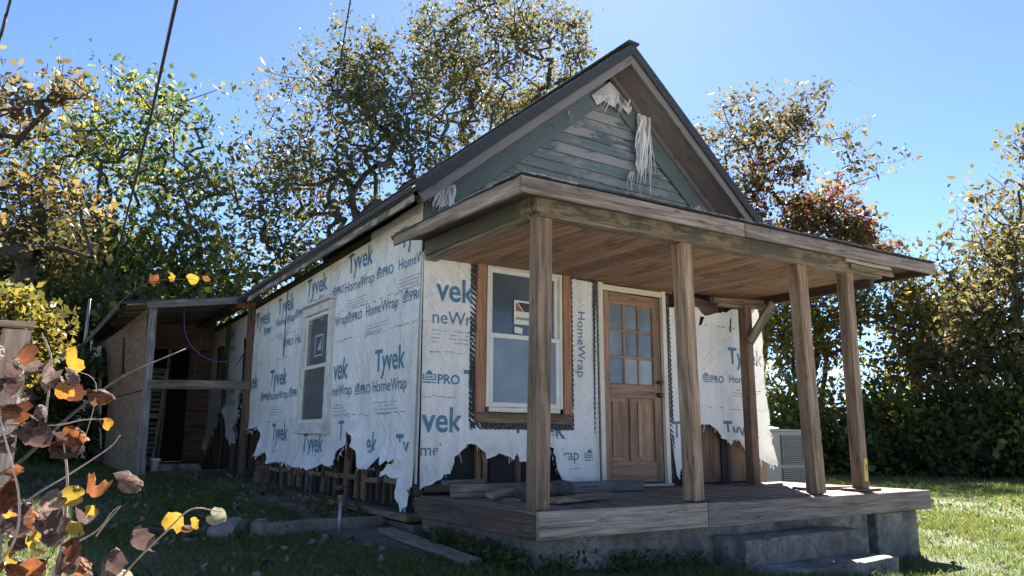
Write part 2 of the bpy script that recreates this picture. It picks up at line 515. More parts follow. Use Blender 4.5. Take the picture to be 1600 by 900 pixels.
def tube(name, pts, r, mat, parent=None, n=6):
    rads = r if isinstance(r, (list, tuple)) else [r] * len(pts)
    vs, fs = tube_data(pts, rads, n)
    return mobj(name, vs, fs, mat, parent, None, True)
def curve_pts(pts, n=8):
    """Catmull-Rom through pts"""
    P = [Vector(p) for p in pts]
    P = [P[0] * 2 - P[1]] + P + [P[-1] * 2 - P[-2]]
    out = []
    for i in range(1, len(P) - 2):
        for k in range(n):
            t = k / n
            a, b, c, d = P[i - 1], P[i], P[i + 1], P[i + 2]
            out.append(0.5 * ((2 * b) + (c - a) * t + (2 * a - 5 * b + 4 * c - d) * t * t + (3 * b - a - 3 * c + d) * t ** 3))
    out.append(P[-2])
    return out
def np_mesh(name, V, F, mat, parent=None, tone=None, M=None):
    """fast mesh: V (n,3), F (m,k) with constant k; tone per vertex"""
    me = bpy.data.meshes.new(name)
    V = np.asarray(V, np.float32)
    F = np.asarray(F, np.int32)
    me.vertices.add(len(V))
    me.vertices.foreach_set('co', V.ravel())
    me.loops.add(F.size)
    me.loops.foreach_set('vertex_index', F.ravel())
    me.polygons.add(len(F))
    me.polygons.foreach_set('loop_start', np.arange(len(F), dtype=np.int32) * F.shape[1])
    me.polygons.foreach_set('loop_total', np.full(len(F), F.shape[1], np.int32))
    if tone is not None:
        at = me.attributes.new('tone', 'FLOAT', 'POINT')
        at.data.foreach_set('value', np.asarray(tone, np.float32))
    me.materials.append(MAT[mat])
    me.update(calc_edges=True)
    me.validate()
    return place(bpy.data.objects.new(name, me), parent, M)
def kind(o, k):
    o['kind'] = k
    return o

# ------------------------------------------------------------------ ground
def sstep(a, b, x):
    t = np.clip((x - a) / (b - a), 0, 1)
    return t * t * (3 - 2 * t)
def gz(x, y):
    x = np.asarray(x, float)
    y = np.asarray(y, float)
    left = np.clip(-0.06 - (5.4 - y) * 0.049, -0.78, 0.05)
    right = -0.66 - 0.02 * sstep(5, 30, x)
    s = sstep(-0.2, 4.6, x)
    z = left * (1 - s) + right * s
    return z + 0.018 * np.sin(x * 1.7 + y * 0.6) * np.sin(y * 1.3 - x * 0.4)
def gzf(x, y):
    return float(gz(x, y))
ax = np.unique(np.concatenate([np.linspace(-400, -30, 12), np.linspace(-30, -7, 14), np.linspace(-7, 9, 90), np.linspace(9, 40, 40), np.linspace(40, 400, 12)]))
ay = np.unique(np.concatenate([np.linspace(-400, -20, 12), np.linspace(-20, -7, 10), np.linspace(-7, 12, 100), np.linspace(12, 40, 30), np.linspace(40, 400, 12)]))
GX, GY = np.meshgrid(ax, ay)
GZ = gz(GX, GY)
nx, ny = len(ax), len(ay)
idx = np.arange(nx * ny).reshape(ny, nx)
GF = np.stack([idx[:-1, :-1], idx[:-1, 1:], idx[1:, 1:], idx[1:, :-1]], -1).reshape(-1, 4)
kind(np_mesh('ground', np.stack([GX, GY, GZ], -1).reshape(-1, 3), GF, 'ground'), 'structure')
# bare strip of dirt along the side wall and in front of the lean-to
def patch(name, pts, mat, lift=0.012):
    c = np.mean(pts, 0)
    vs, fs = [], []
    n = len(pts)
    for ring in (1.0, 0.6, 0.2):
        for p in pts:
            q = c + (np.array(p) - c) * ring * (1 + random.uniform(-0.05, 0.05))
            vs.append((q[0], q[1], gzf(q[0], q[1]) + lift * (0.2 if ring == 1 else 1)))
    for r_ in range(2):
        for j in range(n):
            k = (j + 1) % n
            fs.append((r_ * n + j, r_ * n + k, (r_ + 1) * n + k, (r_ + 1) * n + j))
    fs.append(tuple(2 * n + j for j in range(n)))
    return kind(mobj(name, vs, fs, mat), 'structure')
patch('dirt_strip', [(0.1, -1.6), (-0.35, -1.7), (-0.3, -0.9), (-0.55, -0.2), (-0.75, 0.5), (-0.6, 1.3), (-0.5, 2.2), (-0.55, 3.0), (-0.35, 3.9), (0.1, 4.8), (0.15, 2), (0.1, 0)], 'dirt', 0.022)

def sheet_on_ground(name, x0, x1, y0, y1, mat, lift=0.004):
    xs, ys = np.linspace(x0, x1, 40), np.linspace(y0, y1, 30)
    X, Y = np.meshgrid(xs, ys)
    Zg = gz(X, Y) + lift + 0.02
    i_ = np.arange(X.size).reshape(X.shape)
    F_ = np.stack([i_[:-1, :-1], i_[:-1, 1:], i_[1:, 1:], i_[1:, :-1]], -1).reshape(-1, 4)
    return kind(np_mesh(name, np.stack([X, Y, Zg], -1).reshape(-1, 3), F_, mat), 'structure')
sheet_on_ground('bounce_ground_front', -40, 40, -32, -3.5, 'gravel')  # unseen pale ground, added to bounce sunlight onto the house front
sheet_on_ground('bounce_ground_left', -16, -6.5, -3.48, 26, 'gravel')  # also out of view, added so sunlit ground brightens the walls

# ------------------------------------------------------------------ the house
W, YB = 4.64, 9.6
house = thing('house', 'small unfinished gable house wrapped in torn white printed sheeting with front porch', 'house', (W / 2, 4.0, -0.3))
SAG = 0.02
def roofz(x, y, off=0.0):
    return 4.83 - 0.825 * abs(x - W / 2) - SAG * (y + 0.37) + off

# --- walls: dark sheathing set behind the wrap, exposed studs in front of it
side = box('side_wall', (0.115, 0.12, -0.16), (0.16, YB, 2.55), 'black_felt', house)  # felt; low down its black also stands for the unlit space behind the studs
front = box('front_wall', (0.0, 0.10, -0.02), (W, 0.14, 2.6), 'black_felt', house)
box('rear_wall', (0.0, YB - 0.05, -0.2), (W, YB, 2.5), 'black_felt', house)
box('right_wall', (W - 0.1, 0.15, -0.2), (W - 0.02, YB - 0.06, 2.55), 'ply_wood', house)
for i in range(25):
    y = 0.16 + i * 0.385 + random.uniform(-0.05, 0.05)
    board('stud', (0.07, y, -0.1), (0.07 + random.uniform(-.012, .012), y + random.uniform(-.03, .03), 2.45), 0.05, 0.085, (0, 1, 0), random.choice(['dark_wood', 'brown_wood', 'dark_wood', 'stud_wood']), side, 0.006)
for i in range(22):
    y = 0.3 + i * 0.24 + random.uniform(-0.06, 0.06)
    board('cripple_stud', (0.045, y, -0.12), (0.05, y + random.uniform(-.02, .02), 0.16 + random.uniform(-.05, .1)), random.uniform(0.04, 0.07), 0.04, (0, 1, 0), random.choice(['dark_wood', 'dark_wood', 'black_felt', 'brown_wood', 'dark_wood']), side, 0.004, 0.02)
for i in range(9):
    y = 0.35 + i * 0.52
    board('blocking', (0.035, y, 0.09 + random.uniform(-.015, .015)), (0.035, y + random.uniform(.32, .48), 0.09 + random.uniform(-.02, .02)), 0.05, 0.05, (0, 0, 1), random.choice(['stud_wood', 'brown_wood', 'stud_wood']), side, 0.004)
board('sill_beam', (-0.01, 0.02, -0.185), (0.0, 5.3, -0.165), 0.16, 0.06, (1, 0, 0), 'brown_wood', side, 0.008)
board('sill_plank', (-0.10, 3.7, -0.155), (-0.115, 1.95, -0.165), 0.10, 0.045, (1, 0, 0), 'trim_wood', side)
board('sill_block', (-0.03, 4.75, -0.03), (-0.03, 4.45, -0.02), 0.16, 0.12, (0, 0, 1), 'stud_wood', side, 0.01)
vs, fs = board_mesh(9.2, 0.26, 0.2, 0.02)
M, _ = frame((0.06, 0.0, -0.36), (0.06, 9.2, -0.26), (0, 0, 1))
mobj('foundation', vs, fs, 'concrete', house, M)
for x, mat_, w_ in ((0.66, 'stud_wood', .05), (0.74, 'stud_wood', .05), (1.11, 'stud_wood', .06), (3.42, 'dark_wood', .06), (3.54, 'stud_wood', .10), (4.05, 'black_felt', .09), (4.12, 'dark_wood', .06), (4.56, 'grey_wood', .06), (4.62, 'dark_wood', .05), (0.05, 'dark_wood', .08)):
    board('stud', (x, 0.075, 0.0), (x + random.uniform(-.01, .01), 0.075, 2.1), w_, 0.045, (1, 0, 0), mat_, front, 0.006)
for x0, x1, mat_ in ((0.80, 1.07, 'black_felt'), (3.6, 4.02, 'ply_wood'), (4.16, 4.55, 'ply_wood')):
    box('sheathing_panel', (x0, 0.083, 0.02), (x1, 0.098, 2.05), mat_, front)
board('bottom_plate', (0.1, 0.06, 0.055), (2.05, 0.06, 0.05), 0.07, 0.06, (0, 0, 1), 'brown_wood', front)
board('blocking', (0.25, 0.04, 0.10), (0.7, 0.04, 0.105), 0.05, 0.05, (0, 0, 1), 'grey_wood', front)
board('header_board', (3.35, 0.02, 2.08), (4.0, 0.02, 2.03), 0.2, 0.04, (0, 0, 1), 'brown_wood', front, 0.01)
board('lintel_board', (1.98, -0.012, 2.205), (3.2, -0.012, 2.19), 0.10, 0.02, (0, 0, 1), 'brown_wood', front)

# --- house wrap: sheets with torn lower edges
def inside(poly, px, py):
    r_ = np.zeros(len(px), bool)
    n = len(poly)
    for i in range(n):
        x0, y0 = poly[i]
        x1, y1 = poly[(i + 1) % n]
        if y0 == y1:
            continue
        c = ((y0 > py) != (y1 > py)) & (px < (x1 - x0) * (py - y0) / (y1 - y0) + x0)
        r_ ^= c
    return r_
def segdist(pl, px, py):
    d = np.full(len(px), 9.0)
    for (x0, y0), (x1, y1) in zip(pl[:-1], pl[1:]):
        L2 = (x1 - x0) ** 2 + (y1 - y0) ** 2 + 1e-9
        t = np.clip(((px - x0) * (x1 - x0) + (py - y0) * (y1 - y0)) / L2, 0, 1)
        d = np.minimum(d, np.hypot(px - x0 - t * (x1 - x0), py - y0 - t * (y1 - y0)))
    return d
def wrap_h(u, v, seed):
    """out-of-plane billow of a sheet, metres"""
    p = Vector((u * 1.3 + seed, v * 1.3, seed * 0.7))
    a = noise.noise(p) * 0.010
    q = Vector((u * 2.2 + v * 2.0 + seed, (v - u) * 0.45, 3.1 + seed))
    b = (0.5 - abs(noise.noise(q))) * 0.011
    q = Vector((u * 2.4 - v * 2.2 + seed, (v + u) * 0.4, 7.7))
    c = (0.5 - abs(noise.noise(q))) * 0.009
    return (a + b + c) * 1.7
def rag(pl, amp, step):
    out = []
    for (x0, y0), (x1, y1) in zip(pl[:-1], pl[1:]):
        L = math.hypot(x1 - x0, y1 - y0)
        n = max(1, int(L / step))
        for i in range(n):
            t = i / n
            j = (amp * random.choice((.6, 1, 1.8))) if i else amp * 0.4
            out.append((x0 + (x1 - x0) * t + random.uniform(-j, j), y0 + (y1 - y0) * t + random.uniform(-j, j)))
    out.append(pl[-1])
    return out
CLIP = {}
def sheet(name, outline, torn, holes, to_world, seed, parent, step=0.05, curl=0.085):
    poly = outline
    us = [p[0] for p in poly]
    vs_ = [p[1] for p in poly]
    gu = np.arange(min(us) + step / 2, max(us), step)
    gv = np.arange(min(vs_) + step / 2, max(vs_), step)
    A, B = np.meshgrid(gu, gv)
    A = A.ravel() + rng.uniform(-.2, .2, A.size) * step
    B = B.ravel() + rng.uniform(-.2, .2, B.size) * step
    loops = [poly] + holes
    ok = inside(poly, A, B)
    for h in holes:
        ok &= ~inside(h, A, B)
    for l in loops:
        ok &= segdist(l + [l[0]], A, B) > step * 0.35
    pts, edges = [], []
    for l in loops:
        s = len(pts)
        pts += [Vector(p) for p in l]
        edges += [(s + i, s + (i + 1) % len(l)) for i in range(len(l))]
    pts += [Vector((a, b)) for a, b in zip(A[ok], B[ok])]
    V, E_, F, *_ = delaunay_2d_cdt(pts, edges, [], 0, 1e-5)
    PU = np.array([v[0] for v in V])
    PV = np.array([v[1] for v in V])
    F = np.array([f for f in F if len(f) == 3])
    cu, cv = PU[F].mean(1), PV[F].mean(1)
    keep = inside(poly, cu, cv)
    for h in holes:
        keep &= ~inside(h, cu, cv)
    F = F[keep]
    d = segdist(torn, PU, PV)
    H = np.array([wrap_h(a, b, seed) for a, b in zip(PU, PV)])
    cn = np.array([0.35 + 0.65 * abs(noise.noise(Vector((a * 4, b * 4, seed)))) * 2 for a, b in zip(PU, PV)])
    H = H + curl * np.exp(-(d / 0.07) ** 1.3) * cn
    co_ = [to_world(a, b, h) for a, b, h in zip(PU, PV, H)]
    o = mobj(name, co_, [tuple(int(i) for i in f) for f in F], 'house_wrap', parent, None, True)
    CLIP[o.name] = (poly, holes)
    return o

TEAR_SIDE = [(5.41, 0.56), (4.93, 0.64), (4.78, 0.56), (4.81, 0.36), (4.96, 0.22), (4.46, 0.29), (4.27, 0.16), (3.89, 0.19), (3.24, 0.15), (2.73, 0.14), (2.43, 0.15), (2.21, 0.2), (1.97, 0.19), (1.83, 0.28), (1.57, 0.43), (1.39, 0.56), (1.27, 0.51), (1.33, 0.4), (1.18, 0.28), (1.26, 0.2), (0.99, 0.2), (0.75, 0.27), (0.67, 0.32), (0.61, 0.25), (0.34, 0.29), (0.54, 0.18), (0.58, 0.14), (0.31, 0.14), (0.29, 0.07), (0.26, -0.03), (0.19, -0.15), (0.11, -0.09), (0.1, 0.05), (0.0, 0.08)]
SW = (2.17, 3.21, 0.54, 2.07)      # side window opening: y0 y1 z0 z1
to_side = lambda y, z, h: (-0.004 - h, y, z)
to_front = lambda x, z, h: (x, -0.004 - h, z)
t1 = rag(TEAR_SIDE, 0.018, 0.05)
outl = [(0.0, 2.585), (5.52, 2.41)] + [(5.52, 0.6)] + t1
swh = [(SW[0] + .04, SW[2] + .04), (SW[1] - .04, SW[2] + .04), (SW[1] - .04, SW[3] - .04), (SW[0] + .04, SW[3] - .04)]
wrap_side = sheet('house_wrap', outl, t1, [swh], to_side, 1.3, house)
TEAR_LEAN = [(8.22, 0.45), (7.95, 0.18), (7.61, 0.51), (7.32, 0.67), (7.26, 0.99), (6.9, 0.9), (6.7, 0.51), (6.3, 0.38), (6.08, 0.4), (5.98, 0.8), (5.95, 1.17)]
t2 = rag(TEAR_LEAN, 0.03, 0.06)
outl = [(5.62, 2.40), (8.22, 2.36)] + t2 + [(5.62, 1.15)]
wrap_lean = sheet('house_wrap', outl, t2, [[(7.35, 1.45), (7.75, 1.45), (7.8, 2.05), (7.4, 2.05)], [(5.7, 1.25), (5.95, 1.2), (6.1, 2.03), (5.7, 2.03)]], to_side, 5.1, house)
TEAR_F = [(-0.004, 0.06), (0.29, 0.18), (0.3, 0.22), (0.34, 0.33), (0.41, 0.38), (0.51, 0.45), (0.6, 0.41), (0.64, 0.36), (0.64, 0.31), (0.68, 0.32), (0.74, 0.34), (0.78, 0.36), (0.88, 0.34), (0.96, 0.29), (1.0, 0.36), (1.04, 0.28), (1.11, 0.28), (1.12, 0.41), (1.15, 0.45), (1.22, 0.44), (1.42, 0.41), (1.49, 0.18), (1.58, 0.09), (1.53, 0.04), (2.03, 0.05)]
t3 = rag(TEAR_F, 0.012, 0.04)
FWIN = (0.672, 1.581, 0.744, 2.168)
fwh = [(0.62, 0.70), (1.63, 0.70), (1.63, 2.2), (0.62, 2.2)]
wrap_front = sheet('house_wrap', t3 + [(2.05, 2.16), (-0.004, 2.2)], t3, [fwh], to_front, 9.2, house)
TEAR_R = [(3.14, 1.98), (3.54, 2.02), (3.7, 1.95), (4.0, 2.0), (4.24, 2.07), (4.66, 2.11), (4.7, 2.06), (4.73, 1.75), (4.76, 1.34), (4.78, 0.88), (4.79, 0.56), (4.88, 0.19), (4.78, 0.2), (4.66, 0.24), (4.58, 0.27), (4.42, 0.35), (4.31, 0.4), (4.22, 0.49), (4.14, 0.5), (4.06, 0.44), (3.98, 0.5), (3.82, 0.62), (3.72, 0.67), (3.57, 0.67), (3.41, 0.5), (3.22, 0.16), (3.18, 0.07), (3.15, 0.12)]
t4 = rag(TEAR_R, 0.015, 0.05)
wrap_right = sheet('house_wrap', t4 + [(3.09, 0.64)], t4, [[(3.63, 1.82), (3.68, 1.83), (3.72, 1.93), (3.65, 1.92)], [(4.16, 1.78), (4.19, 1.78), (4.2, 1.95), (4.17, 1.95)], [(4.36, 1.0), (4.41, 1.02), (4.4, 1.14), (4.37, 1.13)]], to_front, 14.6, house, curl=0.03)

def fray(torn, to_world, seed, parent, dens=26, curl=0.05):
    vs, fs = [], []
    for (x0, y0), (x1, y1) in zip(torn[:-1], torn[1:]):
        L = math.hypot(x1 - x0, y1 - y0)
        for q in range(max(1, int(L * dens))):
            t = random.random()
            a, b = x0 + (x1 - x0) * t, y0 + (y1 - y0) * t
            l_ = random.expovariate(1 / 0.022)
            l_ = min(l_, .12)
            w_ = random.uniform(.001, .003) + l_ * .03
            h0 = wrap_h(a, b, seed) + curl * .5
            dx = random.uniform(-.5, .5) * l_
            ps = [to_world(a - w_, b + .012, h0 - .006), to_world(a + w_, b + .012, h0 - .006), to_world(a + dx * .6 + w_ * .5, b - l_ * .6, h0 + random.uniform(-.01, .02)), to_world(a + dx, b - l_, h0 + random.uniform(-.02, .03))]
            fs.append((len(vs), len(vs) + 1, len(vs) + 2, len(vs) + 3))
            vs += ps
    return kind(mobj('frayed_edge', vs, fs, 'house_wrap', parent), 'stuff')
fray(t1, to_side, 1.3, wrap_side)
fray(t2, to_side, 5.1, wrap_lean)
fray(t3, to_front, 9.2, wrap_front)
fray([p for p in t4 if p[1] < 0.75 or p[1] > 1.9], to_front, 14.6, wrap_right, 26, 0.03) if False else fray(t4[len(t4) // 3:], to_front, 14.6, wrap_right, 26, 0.03)

# printed lettering on the sheets
def text_mesh(body, width, bold):
    cu = bpy.data.curves.new('print', 'FONT')
    cu.body = body
    cu.size = 1
    cu.offset = bold
    cu.resolution_u = 3
    ob = bpy.data.objects.new('print', cu)
    COL.objects.link(ob)
    dg = bpy.context.evaluated_depsgraph_get()
    me = bpy.data.meshes.new_from_object(ob.evaluated_get(dg))
    bpy.data.objects.remove(ob)
    bm = bmesh.new()
    bm.from_mesh(me)
    bpy.data.meshes.remove(me)
    xs = [v.co.x for v in bm.verts]
    s = width / (max(xs) - min(xs))
    x0 = min(xs)
    for v in bm.verts:
        v.co.x = (v.co.x - x0) * s
        v.co.y *= s
        v.co.z = 0
    return bm
def logo_bm(w):
    """gabled house pictogram with a bar below"""
    bm = bmesh.new()
    def poly(pts):
        bm.faces.new([bm.verts.new((x * w, y * w, 0)) for x, y in pts])
    poly([(0, .62), (.28, .62), (.28, .74), (.5, .9), (.72, .74), (.72, .62), (1, .62), (1, .56), (0, .56)])
    poly([(0, .56), (.09, .56), (.09, .2), (0, .2)])
    poly([(.91, .56), (1, .56), (1, .2), (.91, .2)])
    poly([(.09, .28), (.91, .28), (.91, .2), (.09, .2)])
    poly([(0, .1), (.66, .1), (.66, 0), (0, 0)])
    poly([(.72, .1), (.84, .1), (.84, 0), (.72, 0)])
    poly([(.89, .1), (1, .1), (1, 0), (.89, 0)])
    for x in (.17, .33, .49, .65):
        poly([(x, .5), (x + .1, .5), (x + .1, .34), (x, .34)])
    return bm
def bisect(bm, step):
    for axis in (0, 1):
        cs = [v.co[axis] for v in bm.verts]
        lo, hi = min(cs), max(cs)
        t = lo + step
        while t < hi:
            co_ = Vector((0, 0, 0)); no = Vector((0, 0, 0))
            co_[axis] = t; no[axis] = 1
            bmesh.ops.bisect_plane(bm, geom=bm.verts[:] + bm.edges[:] + bm.faces[:], plane_co=co_, plane_no=no)
            t += step
def emit(name, bm, fu, to_world, seed, mat, parent, lift=0.0035):
    bisect(bm, 0.05 if parent.name not in CLIP else 0.025)
    bmesh.ops.triangulate(bm, faces=bm.faces[:])
    if parent.name in CLIP:
        poly, holes = CLIP[parent.name]
        cs = [f.calc_center_median() for f in bm.faces]
        q = np.array([fu(c.x, c.y) for c in cs])
        bad = ~inside(poly, q[:, 0], q[:, 1])
        for h_ in holes:
            bad |= inside(h_, q[:, 0], q[:, 1])
        bmesh.ops.delete(bm, geom=[f for f, b_ in zip(list(bm.faces), bad) if b_], context='FACES')
        if not bm.verts:
            bm.free()
            return None
    for v in bm.verts:
        a, b = fu(v.co.x, v.co.y)
        v.co = to_world(a, b, wrap_h(a, b, seed) + lift)
    me = bpy.data.meshes.new(name)
    bm.to_mesh(me)
    bm.free()
    me.materials.append(MAT[mat])
    return place(bpy.data.objects.new(name, me), parent)
WID = {'Tyvek': 0.70, 'vek': 0.44, 'ek': 0.27, 'Ty': 0.27, 'T': 0.16, 'HomeWrap': 0.80, 'HomeW': 0.53, 'Hom': 0.33, 'Wrap': 0.38, 'meWrap': 0.57, 'neWrap': 0.60}
def lettering(t, u, v, sgn, to_world, seed, parent, scale=1.0, rot=False):
    fu = (lambda x, y: (u + sgn * y * -1 * sgn, v)) if False else None
    if rot:
        f = lambda x, y: (u + y, v - x)
    else:
        f = lambda x, y: (u + sgn * x, v + y)
    if t in ('PRO', 'LOGO'):
        emit('printed_logo', logo_bm(0.14 * scale), f, to_world, seed, 'print_blue', parent)
        if t == 'PRO':
            g = (lambda x, y: f(x + 0.16 * scale, y))
            emit('printed_lettering', text_mesh('PRO', 0.24 * scale, 0.02), g, to_world, seed, 'print_blue', parent)
        return
    bold = 0.018 if t[0] in 'Tve' and 'W' not in t else 0.004
    bm = text_mesh(t, WID[t] * scale, bold)
    if 'W' not in t and t != 'Hom':       # tall condensed brand lettering
        for vv in bm.verts:
            vv.co.y *= 1.12
    emit('printed_lettering', bm, f, to_world, seed, 'print_blue', parent)
TXT_SIDE = [('Tyvek', 1.83, 2.30), ('HomeWrap', 1.88, 2.09), ('PRO', 1.02, 2.10), ('HomeW', 0.5, 2.10), ('Ty', 0.47, 2.31), ('HomeWrap', 1.29, 1.74), ('PRO', 1.79, 1.74), ('Wrap', 2.16, 1.74), ('PRO', 0.39, 1.76), ('Tyvek', 3.18, 2.24), ('HomeWrap', 3.16, 2.09), ('PRO', 2.31, 2.11), ('Tyvek', 4.42, 2.18), ('HomeWrap', 4.45, 2.01), ('PRO', 3.64, 2.03), ('PRO', 4.06, 1.69), ('Hom', 3.58, 1.69), ('Tyvek', 5.46, 2.12), ('PRO', 5.05, 1.96),
    ('Tyvek', 0.98, 1.14), ('HomeWrap', 1.01, 0.94), ('PRO', 1.47, 0.94), ('vek', 2.12, 1.13), ('meWrap', 2.12, 0.95), ('Tyvek', 4.52, 1.19), ('HomeWrap', 4.53, 1.0), ('PRO', 4.94, 1.01), ('PRO', 3.70, 1.01), ('ek', 5.42, 1.21),
    ('Tyvek', 4.32, 0.46), ('Tyvek', 3.03, 0.33), ('HomeWrap', 3.08, 0.19), ('HomeWrap', 4.28, 0.25), ('T', 1.88, 0.47), ('ek', 1.13, 0.34), ('Ty', 0.42, 0.33)]
for t, y, z in TXT_SIDE:
    lettering(t, y, z, -1, to_side, 1.3, wrap_side)
for t, y, z in (('vek', 7.1, 2.1), ('Wrap', 7.0, 1.9), ('ek', 6.7, 1.2), ('Wrap', 6.75, 1.0)):
    lettering(t, y, z, -1, to_side, 5.1, wrap_lean)
for t, x, z in (('vek', 0.13, 1.75), ('neWrap', 0.10, 1.53), ('T', 0.44, 0.92), ('vek', 0.02, 0.55), ('meWrap', 0.02, 0.34), ('Tyvek', 0.97, 0.50), ('Wrap', 1.43, 0.29), ('LOGO', 1.87, 0.28), ('PRO', 0.02, 0.98)):
    lettering(t, x, z, 1, to_front, 9.2, wrap_front, 0.95)
lettering('HomeWrap', 1.80, 1.80, 1, to_front, 9.2, wrap_front, 0.85, True)
for t, x, z in (('T', 4.32, 1.75), ('Tyvek', 4.12, 1.40), ('PRO', 3.66, 1.16), ('HomeW', 4.12, 1.17), ('Tyvek', 3.97, 0.52), ('Ty', 3.12, 0.52)):
    lettering(t, x, z, 1, to_front, 14.6, wrap_right, 0.9)
# small-print lines under each name and the stapled seams
def streak(u0, u1, v, sgn, to_world, seed, parent, mat, th, jit=0.0, gap=0.25):
    vs, fs = [], []
    u = u0
    while (u1 - u) * sgn > 0.02:
        L = random.uniform(0.03, 0.09)
        e = u + sgn * L
        if random.random() > gap:
            dv = random.uniform(-jit, jit)
            q = []
            for a, b in ((u, v + dv), (e, v + dv + random.uniform(-jit, jit) * .5), (e, v + dv + th), (u, v + dv + th * random.uniform(.5, 1.2))):
                q.append(to_world(a, b, wrap_h(a, b, seed) + 0.0045))
            fs.append(tuple(range(len(vs), len(vs) + 4)))
            vs += q
        u = e + sgn * 0.008
    if vs:
        kind(mobj('fine_print' if mat == 'print_pale' else 'staple_seam', vs, fs, mat, parent), 'stuff')
for y, z in ((1.8, 1.98), (0.5, 1.99), (3.1, 1.98), (4.4, 1.9), (0.95, 0.83), (4.45, 0.89), (1.25, 1.63), (2.08, .84)):
    for k in range(4):
        streak(y, max(y - random.uniform(.35, .6), 0.03), z - k * 0.034, -1, to_side, 1.3, wrap_side, 'print_pale', 0.011, 0.001, 0.12)
for x, x1, z in ((0.1, .6, 1.46), (1.66, 1.98, 0.2)):
    for k in range(4):
        streak(x, x1, z - k * 0.036, 1, to_front, 9.2, wrap_front, 'print_pale', 0.011, 0.001, 0.12)
for k in range(3):
    streak(4.15, 4.6, 1.08 - k * .035, 1, to_front, 14.6, wrap_right, 'print_pale', 0.011, 0.001, 0.12)
for z in (1.88, 1.55, 0.72):
    streak(2.12 if z > 1 else 2.1, 0.03, z, -1, to_side, 1.3, wrap_side, 'print_dark', 0.006, 0.012, 0.3)
    streak(5.4, 3.28, z - 0.02, -1, to_side, 1.3, wrap_side, 'print_dark', 0.006, 0.012, 0.3)
streak(0.02, 0.6, 1.27, 1, to_front, 9.2, wrap_front, 'print_dark', 0.006, 0.01, 0.3)
streak(0.02, 0.6, 0.86, 1, to_front, 9.2, wrap_front, 'print_dark', 0.005, 0.008, 0.5)
streak(3.5, 4.75, 0.86, 1, to_front, 14.6, wrap_right, 'print_dark', 0.006, 0.012, 0.3)
streak(3.72, 4.7, 1.83, 1, to_front, 14.6, wrap_right, 'print_dark', 0.006, 0.012, 0.4)
board('corner_tape', (-0.008, 0.012, 0.1), (-0.008, 0.012, 2.18), 0.05, 0.006, (0, 1, 0), 'vinyl_white', wrap_side, 0.003)

# --- windows
def window(name, o, rt_, nrm, w, h, cas, trim_mat, sash_mat, glass_up, glass_lo, parent, depth=0.05, sill=True):
    """o = lower-left corner of the frame on the wall, rt_ along the wall, nrm outwards"""
    o, rt_, nrm = Vector(o), Vector(rt_), Vector(nrm)
    Z = Vector((0, 0, 1))
    P = lambda a, b, c=0.0: o + rt_ * a + Z * b + nrm * c
    win = board(name, P(cas / 2, cas * 1.2), P(cas / 2, h), cas, depth, rt_, trim_mat, parent)
    board('side_casing', P(w - cas / 2, cas * 1.2), P(w - cas / 2, h), cas, depth, rt_, trim_mat, win)
    board('head_casing', P(cas, h - cas / 2), P(w - cas, h - cas / 2), cas, depth * 0.94, Z, trim_mat, win)
    if sill:
        board('sill', P(-0.03, cas * 0.6, 0.015), P(w + 0.03, cas * 0.6, 0.015), cas * 1.2, depth + 0.04, Z, trim_mat, win)
    else:
        board('bottom_casing', P(cas, cas * .55), P(w - cas, cas * .55), cas * 1.25, depth * 0.94, Z, trim_mat, win)
    iw0, iw1, ih0, ih1 = cas, w - cas, cas * 1.2, h - cas
    mid = (ih0 + ih1) / 2
    s = 0.045
    for (z0, z1, off, gl) in ((mid - 0.01, ih1, -0.02, glass_up), (ih0, mid + 0.03, 0.004, glass_lo)):
        sa = board('sash', P(iw0, z0 + s / 2, off), P(iw1, z0 + s / 2, off), s, 0.03, Z, sash_mat, win, 0.001)
        board('sash_rail', P(iw0, z1 - s / 2, off), P(iw1, z1 - s / 2, off), s, 0.03, Z, sash_mat, sa, 0.001) if False else None
        board('sash', P(iw0, z1 - s / 2, off), P(iw1, z1 - s / 2, off), s, 0.03, Z, sash_mat, win, 0.001)
        board('sash', P(iw0 + s / 2, z0 + s, off), P(iw0 + s / 2, z1 - s, off), s, 0.028, rt_, sash_mat, win, 0.001)
        board('sash', P(iw1 - s / 2, z0 + s, off), P(iw1 - s / 2, z1 - s, off), s, 0.028, rt_, sash_mat, win, 0.001)
        board('pane', P(iw0 + s, (z0 + z1) / 2, off - 0.006), P(iw1 - s, (z0 + z1) / 2, off - 0.006), z1 - z0 - 2 * s, 0.006, Z, gl, win, 0.0, ch=0.0005)
    return win, P
win_s, PS = window('side_window', (-0.03, SW[1], SW[2]), (0, -1, 0), (-1, 0, 0), SW[1] - SW[0], SW[3] - SW[2], 0.10, 'old_white', 'vinyl_cream', 'side_glass', 'side_glass', house, 0.06)
board('head_cap', PS(-0.02, 1.545, .02), PS(1.06, 1.545, .02), 0.03, 0.12, (0, 0, 1), 'old_white', win_s)
win_f, PF = window('front_window', (FWIN[0], -0.02, FWIN[2]), (1, 0, 0), (0, -1, 0), FWIN[1] - FWIN[0], FWIN[3] - FWIN[2], 0.035, 'vinyl_cream', 'vinyl_white', 'dusk_glass', 'film_glass', house, 0.05, False)
for x in (0.61, 1.643):
    board('window_trim', (x, -0.03, 0.735), (x, -0.03, 2.19), 0.10, 0.035, (1, 0, 0), 'trim_wood', win_f)
board('window_trim', (0.56, -0.035, 0.685), (1.695, -0.035, 0.685), 0.095, 0.04, (0, 0, 1), 'brown_wood', win_f)
